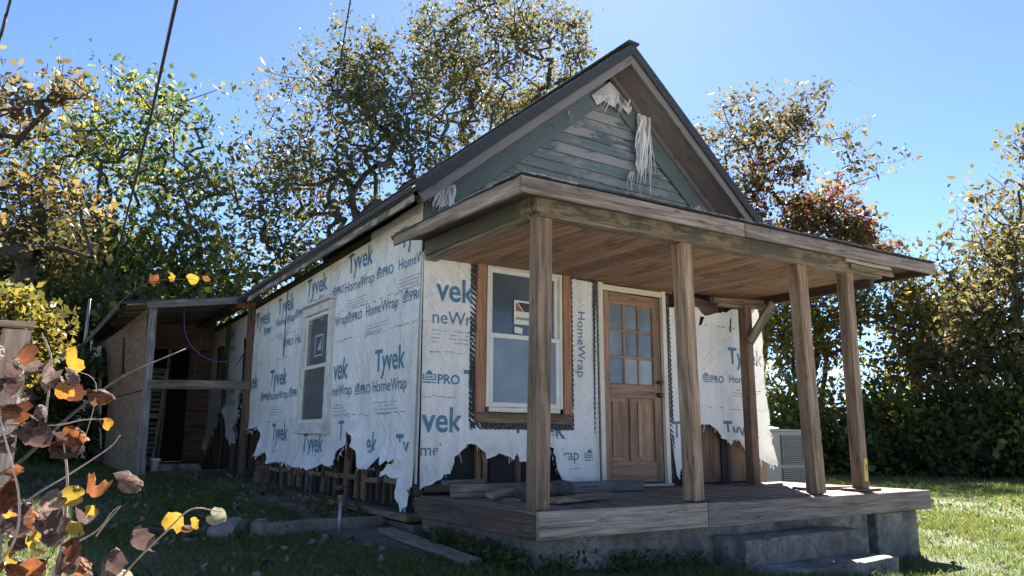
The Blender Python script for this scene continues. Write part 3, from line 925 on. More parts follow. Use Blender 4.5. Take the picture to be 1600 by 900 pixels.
def tape(a, b, w, wdir, parent):
    M, L = frame(a, b, wdir)
    n_ = max(6, int(L / 0.0125))
    vs, fs = [], []
    for i in range(n_ + 1):
        x = L * i / n_
        sc = 0.010 * abs(math.sin(x * 62)) + random.uniform(-.003, .003)
        for j in range(5):
            g_ = j / 4 - .5
            vs.append((x, g_ * (w + 2 * sc), 0.003 + 0.006 * math.sin(x * 125 + j * 1.6) * (1 - abs(g_))))
        if i:
            for j in range(4):
                b_ = i * 5 + j
                fs.append((b_ - 5, b_ - 4, b_ + 1, b_))
    return mobj('flashing_tape', vs, fs, 'flashing_tape', parent, M)
tape((0.532, -0.022, 0.63), (0.532, -0.022, 2.19), 0.052, (1, 0, 0), win_f)
tape((0.51, -0.024, 0.61), (1.73, -0.024, 0.615), 0.055, (0, 0, 1), win_f)
tape((1.712, -0.022, 0.65), (1.705, -0.022, 2.15), 0.035, (1, 0, 0), win_f)
tape((1.56, -0.024, 2.185), (2.05, -0.024, 2.175), 0.07, (0, 0, 1), win_f)
# maker's stickers on the panes
st = board('pane_sticker', PF(0.33, 0.975, -0.008), PF(0.55, 0.975, -0.008), 0.24, 0.004, (0, 0, 1), 'sticker_white', win_f, 0, ch=.0003)
def tri(name, pts, mat, parent):
    return mobj(name, pts, [tuple(range(len(pts)))], mat, parent)
tri('printed_logo', [PF(.35, .985, -.004), PF(.44, .985, -.004), PF(.35, 1.075, -.004)], 'sticker_rust', win_f)
tri('printed_logo', [PF(.45, .985, -.004), PF(.53, .985, -.004), PF(.53, 1.075, -.004), PF(.37, 1.075, -.004)], 'sticker_black', win_f)
bm = text_mesh('ANDERSEN', 0.19, 0.006)
emit('printed_lettering', bm, lambda x, y: (1.02 + x, FWIN[2] + 0.90 + y), lambda a, b, h: (a, -0.0175, b), 0, 'sticker_black', win_f, 0)
board('pane_sticker', PF(0.335, 0.80, -0.006), PF(0.43, 0.79, -0.006), 0.06, 0.004, (0, 0, 1), 'sticker_white', win_f, 0, ch=.0003)
for (a, b, w_) in (((.40, 1.16), (.68, 1.16), .02), ((.40, .92), (.68, .92), .02)):
    board('pane_sticker', PS(*a, -0.0225), PS(*b, -0.0225), w_, 0.003, (0, 0, 1), 'print_pale', win_s, 0, ch=.0003)
for x in (.41, .67):
    board('pane_sticker', PS(x, .94, -0.0225), PS(x, 1.15, -0.0225), .018, 0.003, (0, 1, 0), 'print_pale', win_s, 0, ch=.0003)
tri('pane_sticker', [PS(.5, .98, -.02), PS(.62, .98, -.02), PS(.62, 1.12, -.02)], 'print_pale', win_s)
tube('tie_wire', [(-0.04, 3.92, 2.52), (-0.045, 3.92, 1.55)], 0.006, 'black_cable', house)

# --- front door
DX, DW, DZ0, DZ1 = 2.14, 0.866, 0.045, 2.07
dy = 0.02
door = box('front_door', (DX + .01, dy + 0.012, DZ0), (DX + DW - .01, dy + 0.035, DZ1), 'door_wood', house)
st_w = 0.115
def dboard(x0, x1, z0, z1, nm='door_rail', t=0.03, off=0.0, mat='door_wood'):
    if z1 - z0 > x1 - x0:
        return board(nm, (DX + (x0 + x1) / 2, dy - off, z0), (DX + (x0 + x1) / 2, dy - off, z1), x1 - x0, t, (1, 0, 0), mat, door, 0, ch=.006)
    return board(nm, (DX + x0, dy - off, (z0 + z1) / 2), (DX + x1, dy - off, (z0 + z1) / 2), z1 - z0, t, (0, 0, 1), mat, door, 0, ch=.006)
dboard(0, st_w, DZ0, DZ1, 'door_stile')
dboard(DW - st_w, DW, DZ0, DZ1, 'door_stile')
dboard(st_w, DW - st_w, DZ1 - 0.125, DZ1)
dboard(st_w, DW - st_w, 0.93, 1.08)
dboard(st_w, DW - st_w, DZ0, 0.27)
dboard(DW / 2 - .05, DW / 2 + .05, 0.27, 0.93, 'door_mullion')
for s in (0, 1):
    x0 = st_w + s * (DW / 2 + 0.05 - st_w)
    dboard(x0 + .03, x0 + .237, 0.31, 0.89, 'door_panel', 0.018, -0.004)
gx0, gx1, gz0, gz1 = st_w, DW - st_w, 1.08, DZ1 - 0.125
for i in (1, 2):
    x = gx0 + (gx1 - gx0) * i / 3
    dboard(x - .014, x + .014, gz0, gz1, 'muntin', 0.026)
    z = gz0 + (gz1 - gz0) * i / 3
    dboard(gx0, gx1, z - .014, z + .014, 'muntin', 0.024)
for i in range(3):
    for j in range(3):
        mat_ = ['pale_glass', 'film_glass', 'film_glass'][j] if i == 0 else ['lit_glass', 'pale_glass', 'film_glass'][j]  # lower right panes brighter: sunlight through the door put into their colour
        xa = gx0 + (gx1 - gx0) * i / 3 + .008
        za = gz0 + (gz1 - gz0) * j / 3 + .008
        dboard(xa, xa + (gx1 - gx0) / 3 - .016, za, za + (gz1 - gz0) / 3 - .016, 'pane', 0.004, -0.008, mat_)
def knob(x, z, r):
    prof = [(0.0, r * .9), (0.008, r * .9), (0.01, r * .35), (0.035, r * .4), (0.045, r), (0.062, r * .95), (0.07, r * .3)]
    tube('door_knob', [(x, dy - .016 - a, z) for a, _ in prof], [b for _, b in prof], 'brass_dark', door, 12)
knob(DX + DW - .065, 0.975, 0.03)
knob(DX + DW - .062, 1.115, 0.024)
board('door_casing', (DX - .035, -0.015, 0.02), (DX - .035, -0.015, 2.15), 0.06, 0.05, (1, 0, 0), 'vinyl_cream', door)
board('door_casing', (DX + DW + .035, -0.015, 0.02), (DX + DW + .035, -0.015, 2.15), 0.06, 0.05, (1, 0, 0), 'vinyl_cream', door)
board('door_casing', (DX - .06, -0.017, 2.108), (DX + DW + .06, -0.017, 2.108), 0.06, 0.045, (0, 0, 1), 'vinyl_cream', door)
board('threshold', (DX - .05, -0.03, 0.022), (DX + DW + .05, -0.03, 0.022), 0.12, 0.03, (0, 1, 0), 'metal_grey', door)
tape((2.035, -0.024, 0.08), (2.035, -0.024, 2.14), 0.05, (1, 0, 0), door)
tape((3.115, -0.024, 0.08), (3.105, -0.024, 2.12), 0.055, (1, 0, 0), door)

# --- main roof with rafters, rake boards, gable siding
def roof_slope(name, x0, x1, y0, y1, n=26):
    vs, fs = [], []
    for j in range(n + 1):
        y = y0 + (y1 - y0) * j / n
        for x in (x0, x1):
            zz = roofz(x, y) + (0.012 * math.sin(y * 1.9) if y > 1 else 0) - 0.01
            vs.append((x, y, zz))
            vs.append((x, y, zz - 0.055))
    for j in range(n):
        a, b = 4 * j, 4 * (j + 1)
        fs += [(a, a + 2, b + 2, b), (a + 1, b + 1, b + 3, a + 3), (a, b, b + 1, a + 1), (a + 2, a + 3, b + 3, b + 2)]
    fs += [(0, 1, 3, 2), (4 * n, 4 * n + 2, 4 * n + 3, 4 * n + 1)]
    return mobj(name, vs, fs, 'shingle', house)
roofL = roof_slope('roof', -0.33, W / 2, -0.40, YB + 0.3)
roofR = roof_slope('roof', W / 2, W + 0.33, -0.40, YB + 0.3)
# shingle courses near the visible left rim and the ridge cap
board('drip_edge', (-0.345, -0.40, roofz(-.33, -.4) - .02), (-0.345, YB, roofz(-.33, YB) - .02), 0.05, 0.015, (0, 0, 1), 'shingle', roofL, 0.006)
board('ridge_cap', (W / 2, -0.43, 4.845), (W / 2, YB, roofz(W / 2, YB) + .015), 0.16, 0.03, (1, 0, 0), 'shingle', roofL, 0.006)
for i in range(24):
    y = -0.05 + i * 0.41
    board('rafter_tail', (-0.27, y, roofz(-.27, y) - 0.11), (0.5, y, roofz(.5, y) - 0.11), 0.09, 0.045, (0, 0, 1), 'dark_wood', roofL)
board('eave_board', (-0.30, -0.34, roofz(-.30, -.34) - .115), (-0.30, 4.9, roofz(-.30, 4.9) - .115), 0.07, 0.025, (0, 0, 1), 'peeling_eave', roofL, 0.006)
board('top_plate', (0.03, 0.05, 2.63), (0.03, 5.6, 2.50), 0.07, 0.08, (0, 0, 1), 'dark_wood', roofL)
board('frieze_strip', (-0.015, 0.02, 2.62), (-0.015, 1.2, 2.59), 0.10, 0.012, (0, 0, 1), 'old_white', roofL, 0.006)
gable = mobj('gable_wall', [(0.0, 0.10, 2.55), (W, 0.10, 2.55), (W, 0.10, roofz(W, 0) - .08), (W / 2, 0.10, 4.72), (0, 0.10, roofz(0, 0) - .08), (0.0, 0.14, 2.55), (W, 0.14, 2.55), (W, 0.14, roofz(W, 0) - .08), (W / 2, 0.14, 4.72), (0, 0.14, roofz(0, 0) - .08)],
             [(0, 1, 2, 3, 4), (9, 8, 7, 6, 5), (0, 5, 6, 1), (1, 6, 7, 2), (2, 7, 8, 3), (3, 8, 9, 4), (4, 9, 5, 0)], 'dark_wood', house)
z = 2.46
i = 0
while z < 4.32:
    hw = (4.62 - z - 0.10) / 0.825
    x0, x1 = max(0.06, W / 2 - hw), min(W - 0.06, W / 2 + hw)
    m_ = 'pink_siding' if i in (9, 11, 13) else 'green_siding'
    board('siding_board', (x0, 0.055, z + 0.06), (x1, 0.055, z + 0.06 + random.uniform(-.008, .008)), 0.145, 0.02, (0, 0.22, 1), m_, gable, 0.004)
    z += 0.122
    i += 1
for s in (-1, 1):
    e = Vector((W / 2 + s * 2.62, 0, 0))
    n_ = Vector((-s * 0.825, 0, 1)).normalized()
    def rk(off, y, lo=2.62, hi=0.0):
        a = Vector((W / 2 + s * lo, y, 4.83 - 0.825 * lo)) - Vector((-s * -0.636, 0, 0.772)) * 0 
        nn = Vector((s * 0.636, 0, 0.772))
        return a - nn * off, Vector((W / 2 + s * hi, y, 4.83 - 0.825 * hi)) - nn * off
    nn = Vector((s * 0.636, 0, 0.772))
    a, b = rk(0.115, -0.365)
    board('rake_board', a, b, 0.11, 0.03, nn, 'grey_fascia', gable, 0.004)
    a, b = rk(0.035, -0.396)
    board('rake_edge', a, b, 0.105, 0.03, nn, 'shingle', gable, 0.004)
    a, b = rk(0.10, -0.17, 2.6)
    board('rake_soffit', a, b, 0.36, 0.018, (0, 1, 0), 'grey_fascia', gable, 0.003)
    a, b = rk(0.255, 0.02, 2.35, 0.18)
    board('gable_trim', a, b, 0.25, 0.03, nn, 'green_trim', gable, 0.003)
    a, b = rk(0.15, -0.015, 2.5, 0.1)
    board('gable_moulding', a, b, 0.06, 0.05, nn, 'grey_fascia', gable, 0.003)
board('corner_board', (0.06, 0.0, 2.42), (0.06, 0.0, 2.72), 0.14, 0.03, (1, 0, 0), 'green_trim', gable)
# torn remnants of wrap on the gable: a scrap at the peak, shredded strips hanging
def shreds(name, x, z, top_w, n, lmin, lmax, spread, y=-0.005, wst=0.012, lean=0.0):
    vs, fs = [], []
    for k in range(n):
        xx = x + random.uniform(-top_w, top_w)
        L = random.uniform(lmin, lmax)
        yy = y - random.uniform(0.0, 0.05)
        px = xx
        m = 9
        w_ = wst * random.uniform(.35, 1.2)
        ph = random.uniform(0, 6)
        for i in range(m):
            f = i / (m - 1)
            px = xx + spread * (xx - x) / max(top_w, .01) * f * f * 0.5 + lean * f + 0.012 * math.sin(ph + f * 7)
            zz = z - L * f
            ww = w_ * (1 - 0.75 * f)
            dyy = yy - 0.02 * math.sin(ph + f * 5)
            vs += [(px - ww, dyy, zz), (px + ww, dyy + 0.004, zz)]
            if i:
                b = len(vs) - 4
                fs.append((b, b + 1, b + 3, b + 2))
    return kind(mobj(name, vs, fs, 'house_wrap', gable, None, True), 'stuff')
shreds('torn_wrap_strip', 2.80, 4.22, 0.10, 30, 0.35, 0.95, 0.15, -0.03, 0.022, -0.03)
shreds('torn_wrap_strip', 2.66, 3.5, 0.14, 14, 0.1, 0.42, 0.2, -0.02, 0.006)
shreds('torn_wrap_strip', 3.70, 3.28, 0.10, 10, 0.15, 0.45, 0.1, -0.03, 0.008, -0.12)
shreds('torn_wrap_strip', 2.38, 4.36, 0.20, 16, 0.08, 0.26, 0.1, -0.02, 0.012)
shreds('torn_wrap_strip', 0.16, 2.86, 0.09, 24, 0.18, 0.34, 0.1, -0.06, 0.018)
shreds('torn_wrap_strip', 1.72, 4.02, 0.02, 3, 0.15, 0.3, 0.1, -0.02, 0.004)
vs, fs = [], []
for i in range(15):
    f = i / 14
    for j in range(6):
        g_ = j / 5 - .5
        wd = 0.20 * (1 - .45 * math.sin(f * 2.6)) * (1 if f < .8 else 1.1)
        vs.append((2.80 - .05 * f + g_ * wd + .012 * math.sin(f * 9 + j), -0.045 - 0.02 * math.sin(j * 2.4 + f * 5), 4.24 - (0.62 + (.14 if j % 2 else 0)) * f))
        if i and j:
            b_ = i * 6 + j
            fs.append((b_ - 7, b_ - 6, b_, b_ - 1))
mobj('torn_wrap_strip', vs, fs, 'house_wrap', gable, None, True)
pk = [(2.04, 4.30), (2.32, 4.545), (2.62, 4.28), (2.58, 4.2), (2.42, 4.3), (2.34, 4.22), (2.2, 4.26), (2.12, 4.2)]
mobj('torn_wrap_scrap', [(x, -0.035 - 0.02 * math.sin(x * 17 + z_ * 9), z_) for x, z_ in pk] + [(2.32, -0.055, 4.36)], [(8, i, (i + 1) % 8) for i in range(8)], 'old_white', gable)
bm = text_mesh('R', 0.09, 0.03)
emit('printed_lettering', bm, lambda x, y: (2.44 + x * .9 - y * .25, 4.285 + y - x * .3), lambda a, b, h: (a, -0.075, b), 0, 'print_dark', gable, 0)
sc = [(0.02, 2.74), (0.10, 2.92), (0.24, 2.86), (0.27, 2.68), (0.15, 2.62)]
mobj('torn_wrap_scrap', [(x - .02, -0.075 - 0.015 * math.sin(x * 40), z_) for x, z_ in sc], [(0, 1, 2, 3, 4)], 'house_wrap', gable)

# --- porch roof
PR = 0.02
pz = lambda x: PR * x
def hip(off):
    return [(-0.33, -2.08, 2.225 + off), (4.93, -2.08, 2.33 + off), (4.93, 0.0, 2.37 + off), (3.3, 0.0, 2.60 + off), (1.3, 0.0, 2.56 + off), (-0.33, 0.0, 2.275 + off)]
proof = mobj('porch_roof', hip(0) + hip(-0.035), [(0, 1, 3, 4), (1, 2, 3), (0, 4, 5), (9, 7, 6, 10), (9, 8, 7), (11, 10, 6), (0, 6, 7, 1), (1, 7, 8, 2), (2, 8, 9, 3), (3, 9, 10, 4), (4, 10, 11, 5), (5, 11, 6, 0)], 'dark_wood', house)
board('fascia_board', (-0.36, -2.105, 2.172), (1.9, -2.105, 2.172 + pz(2.26)), 0.115, 0.03, (0, 0, 1), 'weathered_wood', proof, 0.003)
board('fascia_board', (1.905, -2.105, 2.172 + pz(2.26)), (4.97, -2.105, 2.175 + pz(5.3)), 0.112, 0.03, (0, 0, 1), 'weathered_wood', proof, 0.004, 0.01)
board('fascia_board', (-0.345, -2.088, 2.174), (-0.345, -0.11, 2.225), 0.115, 0.03, (0, 0, 1), 'weathered_wood', proof, 0.003)
board('fascia_board', (4.95, -2.06, 2.27), (4.95, -0.05, 2.31), 0.09, 0.03, (0, 0, 1), 'dark_wood', proof, 0.003)
# shingle rim on top: ragged edge
for k in range(44):
    x = -0.36 + k * 0.121
    board('shingle', (x, -2.05, 2.247 + pz(x + .36) + random.uniform(0, .006)), (x + 0.115, -2.05, 2.247 + pz(x + .36) + random.uniform(0, .006)), 0.16 + random.uniform(-.02, .02), 0.012, (0, 1, 0), 'shingle', proof, 0.002)
for k in range(16):
    y = -2.0 + k * 0.121
    board('shingle', (-0.31, y, 2.25 + random.uniform(0, .006)), (-0.31, y + 0.115, 2.252 + random.uniform(0, .006)), 0.12, 0.012, (1, 0, 0), 'shingle', proof, 0.002)
# beams under the rim
board('porch_beam', (0.02, -1.73, 2.205), (4.45, -1.73, 2.205 + pz(4.4)), 0.135, 0.07, (0, 0, 1), 'peeling_beam', proof, 0.003)
board('porch_beam', (0.05, -1.71, 2.118), (4.55, -1.71, 2.118 + pz(4.5)), 0.035, 0.11, (0, 0, 1), 'weathered_wood', proof, 0.003)
board('porch_beam', (0.035, -1.69, 2.205), (0.035, -0.02, 2.21), 0.135, 0.07, (0, 0, 1), 'peeling_beam', proof, 0.003)
board('porch_beam', (0.06, -1.655, 2.118), (0.06, -0.02, 2.12), 0.035, 0.11, (0, 0, 1), 'weathered_wood', proof, 0.003)
board('beam_splinter', (3.95, -1.775, 2.245), (4.72, -1.78, 2.25), 0.05, 0.03, (0, 0, 1), 'weathered_wood', proof, 0.004, 0.02)
board('metal_strip', (3.85, -1.80, 2.295), (4.65, -1.80, 2.30), 0.04, 0.006, (0, 0.3, 1), 'vinyl_white', proof, 0.006, 0.02)
board('porch_beam', (4.50, -1.68, 2.165), (4.50, -0.02, 2.165), 0.12, 0.07, (0, 0, 1), 'dark_wood', proof, 0.004)
board('porch_beam', (3.75, -0.12, 2.115), (4.46, -0.30, 2.125), 0.07, 0.06, (0, 0, 1), 'stud_wood', proof, 0.006, 0.02)
board('porch_beam', (3.8, -0.16, 2.06), (4.42, -0.32, 2.06), 0.035, 0.07, (0, 0, 1), 'weathered_wood', proof, 0.006, 0.02)
n = 46
for k in range(n):
    x = 0.12 + (4.36 / n) * (k + .5)
    board('ceiling_board', (x, -1.66, 2.117 + pz(x)), (x, -0.01, 2.135 + pz(x) * 0.9), 4.36 / n - 0.006, 0.014, (1, 0, 0), 'ceiling_wood', proof, 0.0015)
# --- posts
def post(base, top, w, mat='post_wood', tw=0.0):
    d = (Vector(top) - Vector(base)).normalized()
    return board('porch_post', base, top, w, w, (math.cos(tw), math.sin(tw), 0), mat, house, 0.003, ch=0.006)
post((0.115, -1.635, 0.0), (0.105, -1.70, 2.10), 0.125, tw=0.0)
post((1.67, -1.65, 0.012), (1.59, -1.70, 2.13), 0.125, tw=0.12)
post((3.37, -1.60, 0.012), (3.19, -1.69, 2.165), 0.13, tw=-0.08)
post((4.16, -1.56, 0.03), (3.98, -1.69, 2.19), 0.12, tw=0.05)
post((4.14, -0.27, 0.0), (4.17, -0.25, 2.06), 0.115, 'brown_wood')
board('post_brace', (4.10, -0.35, 1.62), (4.44, -0.45, 2.10), 0.10, 0.045, (0, 0, 1), 'weathered_wood', house)
for x, y in ((1.67, -1.65), (3.37, -1.60)):
    box('post_shim', (x - .05, y - .05, 0.0), (x + .05, y + .05, 0.014), 'black_felt', house)
box('post_plate', (4.0, -1.66, 0.002), (4.36, -1.44, 0.028), 'stud_wood', house)
mobj('post_tag', [(4.125, -1.633, .1), (4.185, -1.633, .1), (4.182, -1.645, .32), (4.122, -1.645, .32), (4.125, -1.62, .1), (4.185, -1.62, .1), (4.182, -1.63, .32), (4.122, -1.63, .32)], [(0, 1, 2, 3), (7, 6, 5, 4), (0, 4, 5, 1), (1, 5, 6, 2), (2, 6, 7, 3), (3, 7, 4, 0)], 'yellow_tag', house)
mobj('printed_mark', [(4.148, -1.648, .2), (4.160, -1.648, .2), (4.160, -1.651, .27), (4.148, -1.651, .27)], [(0, 1, 2, 3)], 'sticker_black', house)

# --- porch deck
deck = mobj('porch_deck', [(0.05, -1.7, -0.17), (4.85, -1.7, -0.17), (4.85, 0.08, -0.17), (0.05, 0.08, -0.17), (0.05, -1.7, -0.04), (4.85, -1.7, -0.04), (4.85, 0.08, -0.04), (0.05, 0.08, -0.04)],
            [(0, 3, 2, 1), (4, 5, 6, 7), (0, 1, 5, 4), (1, 2, 6, 5), (2, 3, 7, 6), (3, 0, 4, 7)], 'dark_wood', house)
n = 36
for k in range(n):
    x = 0.02 + (4.94 / n) * (k + .5)
    board('deck_board', (x, -1.77 + random.uniform(-.006, .006), -0.014 + random.uniform(-.003, .003)), (x, -0.01, -0.014 + random.uniform(-.003, .003)), 4.94 / n - 0.007, 0.026, (1, 0, 0), 'deck_wood', deck, 0.002)
board('rim_board', (0.0, -1.795, -0.088), (1.645, -1.795, -0.088), 0.185, 0.036, (0, 0, 1), 'rim_wood', deck, 0.002)
board('rim_board', (1.652, -1.797, -0.095), (4.98, -1.797, -0.092), 0.185, 0.036, (0, 0, 1), 'rim_wood', deck, 0.002)
board('rim_board', (-0.005, -1.775, -0.098), (-0.005, -0.02, -0.09), 0.16, 0.036, (0, 0, 1), 'brown_wood', deck, 0.003)
board('rim_board', (4.965, -1.775, -0.095), (4.965, 0.05, -0.095), 0.17, 0.03, (0, 0, 1), 'rim_wood', deck, 0.003)
# concrete base walls under the deck
def conc_box(name, lo, hi, parent=None, seg=0.16, amp=0.012, seed=0.0):
    bm = bmesh.new()
    bmesh.ops.create_cube(bm, size=1)
    lo, hi = Vector(lo), Vector(hi)
    for v in bm.verts:
        v.co = Vector((lo[i] + (v.co[i] + .5) * (hi[i] - lo[i]) for i in range(3)))
    for axis in range(3):
        nseg = int((hi[axis] - lo[axis]) / seg)
        for q in range(1, nseg):
            c_ = Vector((0, 0, 0)); nn_ = Vector((0, 0, 0))
            c_[axis] = lo[axis] + (hi[axis] - lo[axis]) * q / nseg
            nn_[axis] = 1
            bmesh.ops.bisect_plane(bm, geom=bm.verts[:] + bm.edges[:] + bm.faces[:], plane_co=c_, plane_no=nn_)
    edges = [e for e in bm.edges if len(e.link_faces) == 2 and e.calc_face_angle(0) > 1.0]
    bmesh.ops.bevel(bm, geom=edges, offset=0.014, segments=2, affect='EDGES', profile=0.6)
    for v in bm.verts:
        nv = noise.noise_vector(v.co * 3.1 + Vector((seed, 0, 0)))
        v.co += nv * amp
    me = bpy.data.meshes.new(name)
    bm.to_mesh(me)
    bm.free()
    me.materials.append(MAT['concrete'])
    return place(bpy.data.objects.new(name, me), parent)
conc_box('foundation', (0.05, -1.69, -0.95), (4.02, -1.52, -0.187), house)
conc_box('foundation', (0.052, -1.51, -0.9), (0.22, 0.0, -0.185), house, seed=4)
conc_box('foundation', (4.09, -1.74, -1.0), (4.82, -1.1, -0.20), house, seed=9)
# concrete steps
steps = conc_box('concrete_steps', (1.82, -2.03, -1.0), (3.33, -1.70, -0.27), None, seed=2, amp=0.016)
tag(steps, 'mossy concrete steps leading up to the porch deck', 'steps')
conc_box('lower_step', (1.72, -2.32, -1.0), (3.42, -2.02, -0.47), steps, seed=6, amp=0.016)

# ------------------------------------------------------------------ lean-to on the side
lean = thing('lean_to', 'open plank-roofed lean-to with particle board side attached to the far end of house', 'lean-to', (-0.8, 7.5, -0.1))
lz = lambda x: 2.62 + 0.165 * x
lroof = mobj('roof', [(0.0, 5.42, 2.63), (-1.9, 5.40, 2.315), (-1.95, 11.2, 2.22), (0.0, 11.2, 2.6), (0.0, 5.42, 2.60), (-1.9, 5.40, 2.285), (-1.95, 11.2, 2.19), (0.0, 11.2, 2.57)],
             [(0, 1, 2, 3), (7, 6, 5, 4), (0, 4, 5, 1), (1, 5, 6, 2), (2, 6, 7, 3), (3, 7, 4, 0)], 'shingle', lean)
for k in range(14):
    y = 5.47 + k * 0.2
    board('roof_board', (0.02, y, lz(0) - .045), (-1.75 - random.uniform(0, .1), y, lz(-1.8) - .045), 0.185, 0.02, (0, 1, 0), random.choice(['grey_wood', 'weathered_wood', 'grey_wood']), lroof, 0.004)
board('roof_rim', (0.0, 5.40, lz(0) - .06), (-1.55, 5.40, lz(-1.55) - .06), 0.10, 0.03, (0, 0, 1), 'grey_wood', lroof, 0.004)
board('roof_rim', (-1.9, 5.42, 2.25), (-1.94, 11.0, 2.16), 0.10, 0.03, (0, 0, 1), 'dark_wood', lroof, 0.004)
board('rafter', (0.03, 5.62, lz(0) - .13), (-0.30, 5.55, lz(-.3) - .10), 0.11, 0.05, (0, 0, 1), 'trim_wood', lroof, 0.004)
board('wall_post', (-0.06, 5.52, -0.1), (-0.06, 5.60, 2.45), 0.10, 0.10, (0, 1, 0), 'brown_wood', lean)
board('wall_post', (-0.05, 7.0, -0.05), (-0.05, 7.0, 2.4), 0.07, 0.05, (0, 1, 0), 'dark_wood', lean)
board('corner_post', (-1.40, 5.50, -0.1), (-1.45, 5.52, 2.30), 0.10, 0.10, (1, 0, 0), 'grey_wood', lean)
board('cross_rail', (-1.44, 5.46, 1.215), (-0.05, 5.46, 1.25), 0.125, 0.045, (0, 0, 1), 'weathered_wood', lean)
def quad_panel(name, p, t, mat, parent):
    p = [Vector(q) for q in p]
    n_ = (p[1] - p[0]).cross(p[3] - p[0]).normalized() * t
    o0 = p[0]
    M, _ = frame(p[0], p[1], p[3] - p[0])
    Mi = M.inverted()
    q = [Mi @ v for v in p] + [Mi @ (v - n_) for v in p]
    return mobj(name, q, [(0, 1, 2, 3), (7, 6, 5, 4), (0, 4, 5, 1), (1, 5, 6, 2), (2, 6, 7, 3), (3, 7, 4, 0)], mat, parent, M)
quad_panel('particle_board', [(-1.60, 8.28, 1.12), (-1.47, 5.56, 1.14), (-1.53, 5.56, 2.27), (-1.74, 8.28, 2.08)], 0.015, 'osb', lean)
quad_panel('particle_board', [(-1.57, 8.25, -0.16), (-1.45, 5.95, -0.1), (-1.475, 5.95, 1.125), (-1.605, 8.25, 1.105)], 0.015, 'osb', lean)
quad_panel('particle_board', [(-1.45, 5.935, -0.1), (-1.42, 5.56, -0.08), (-1.465, 5.56, 1.13), (-1.475, 5.935, 1.125)], 0.015, 'osb', lean)
board('dark_slit_strip', (-1.60, 6.95, 1.45), (-1.62, 6.98, 2.0), 0.16, 0.012, (0, 1, 0), 'dark_wood', lean)  # dark strip painted in for the shadowed slit in the board
quad_panel('white_sheet', [(-1.70, 9.5, 0.5), (-1.63, 8.34, 0.3), (-1.80, 8.34, 2.0), (-1.84, 9.5, 2.05)], 0.01, 'old_white', lean)
quad_panel('white_sheet', [(-1.78, 11.0, 0.1), (-1.74, 9.56, 0.1), (-1.84, 9.56, 1.35), (-1.86, 11.0, 1.3)], 0.01, 'old_white', lean)
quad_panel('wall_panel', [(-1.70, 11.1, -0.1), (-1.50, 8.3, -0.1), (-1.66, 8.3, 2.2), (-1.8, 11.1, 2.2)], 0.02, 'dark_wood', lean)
tube('conduit', [(-1.80, 8.9, 0.6), (-1.90, 8.9, 2.3)], 0.025, 'vinyl_white', lean)
tube('conduit', [(-1.9, 10.3, 2.0), (-1.9, 10.3, 3.1)], 0.025, 'metal_grey', lean)
# rear wall of the lean-to with its dark doorway
quad_panel('rear_wall', [(-1.45, 8.2, 2.0), (0.0, 8.2, 2.02), (0.0, 8.2, 2.56), (-1.5, 8.2, 2.34)], 0.03, 'brown_wood', lean)
quad_panel('rear_wall', [(-0.38, 8.2, 0.0), (0.0, 8.2, 0.0), (0.0, 8.2, 2.0), (-0.40, 8.2, 2.0)], 0.03, 'brown_wood', lean)
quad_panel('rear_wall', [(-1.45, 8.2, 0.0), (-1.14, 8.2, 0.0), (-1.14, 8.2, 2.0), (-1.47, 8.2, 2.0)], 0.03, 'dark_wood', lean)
quad_panel('inner_wall', [(-1.6, 9.9, -0.1), (0.0, 9.9, -0.1), (0.0, 9.9, 2.5), (-1.6, 9.9, 2.5)], 0.03, 'dark_interior', lean)  # near-black panel: the doorway's unlit depth is put into its colour
board('door_stud', (-0.78, 8.15, 0.05), (-0.74, 8.15, 2.0), 0.05, 0.05, (1, 0, 0), 'grey_wood', lean)
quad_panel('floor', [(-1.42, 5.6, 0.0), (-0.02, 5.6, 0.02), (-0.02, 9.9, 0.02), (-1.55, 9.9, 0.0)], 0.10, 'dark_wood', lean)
board('floor_rim', (-1.42, 5.50, -0.045), (0.1, 5.50, -0.02), 0.15, 0.05, (0, 0, 1), 'dark_wood', lean)
conc_box('foundation', (-1.65, 8.0, -0.5), (-1.42, 11.0, -0.02), lean, seed=3)
# louvred shutter leaning in the doorway
sh = thing('shutter', 'old tan louvred shutter leaning in the dark lean-to doorway', 'shutter', (-1.2, 7.6, 0.02))
sa, sb = Vector((-1.26, 7.55, 0.06)), Vector((-1.10, 7.9, 1.62))
sx = Vector((0.95, -0.2, 0)).normalized()
board('stile', sa, sb, 0.05, 0.03, sx, 'fence_wood', sh)
board('stile', sa + sx * .3, sb + sx * .3, 0.05, 0.03, sx, 'fence_wood', sh)
for f in (0.02, 0.5, 0.98):
    p = sa.lerp(sb, f)
    board('rail', p + sx * .03, p + sx * .27, 0.09, 0.026, sb - sa, 'fence_wood', sh)
for k in range(18):
    f = 0.07 + k * 0.05
    if abs(f - .5) < .04: continue
    p = sa.lerp(sb, f)
    board('slat', p + sx * .03, p + sx * .27, 0.055, 0.008, (0, -0.6, 1), 'fence_wood', sh)
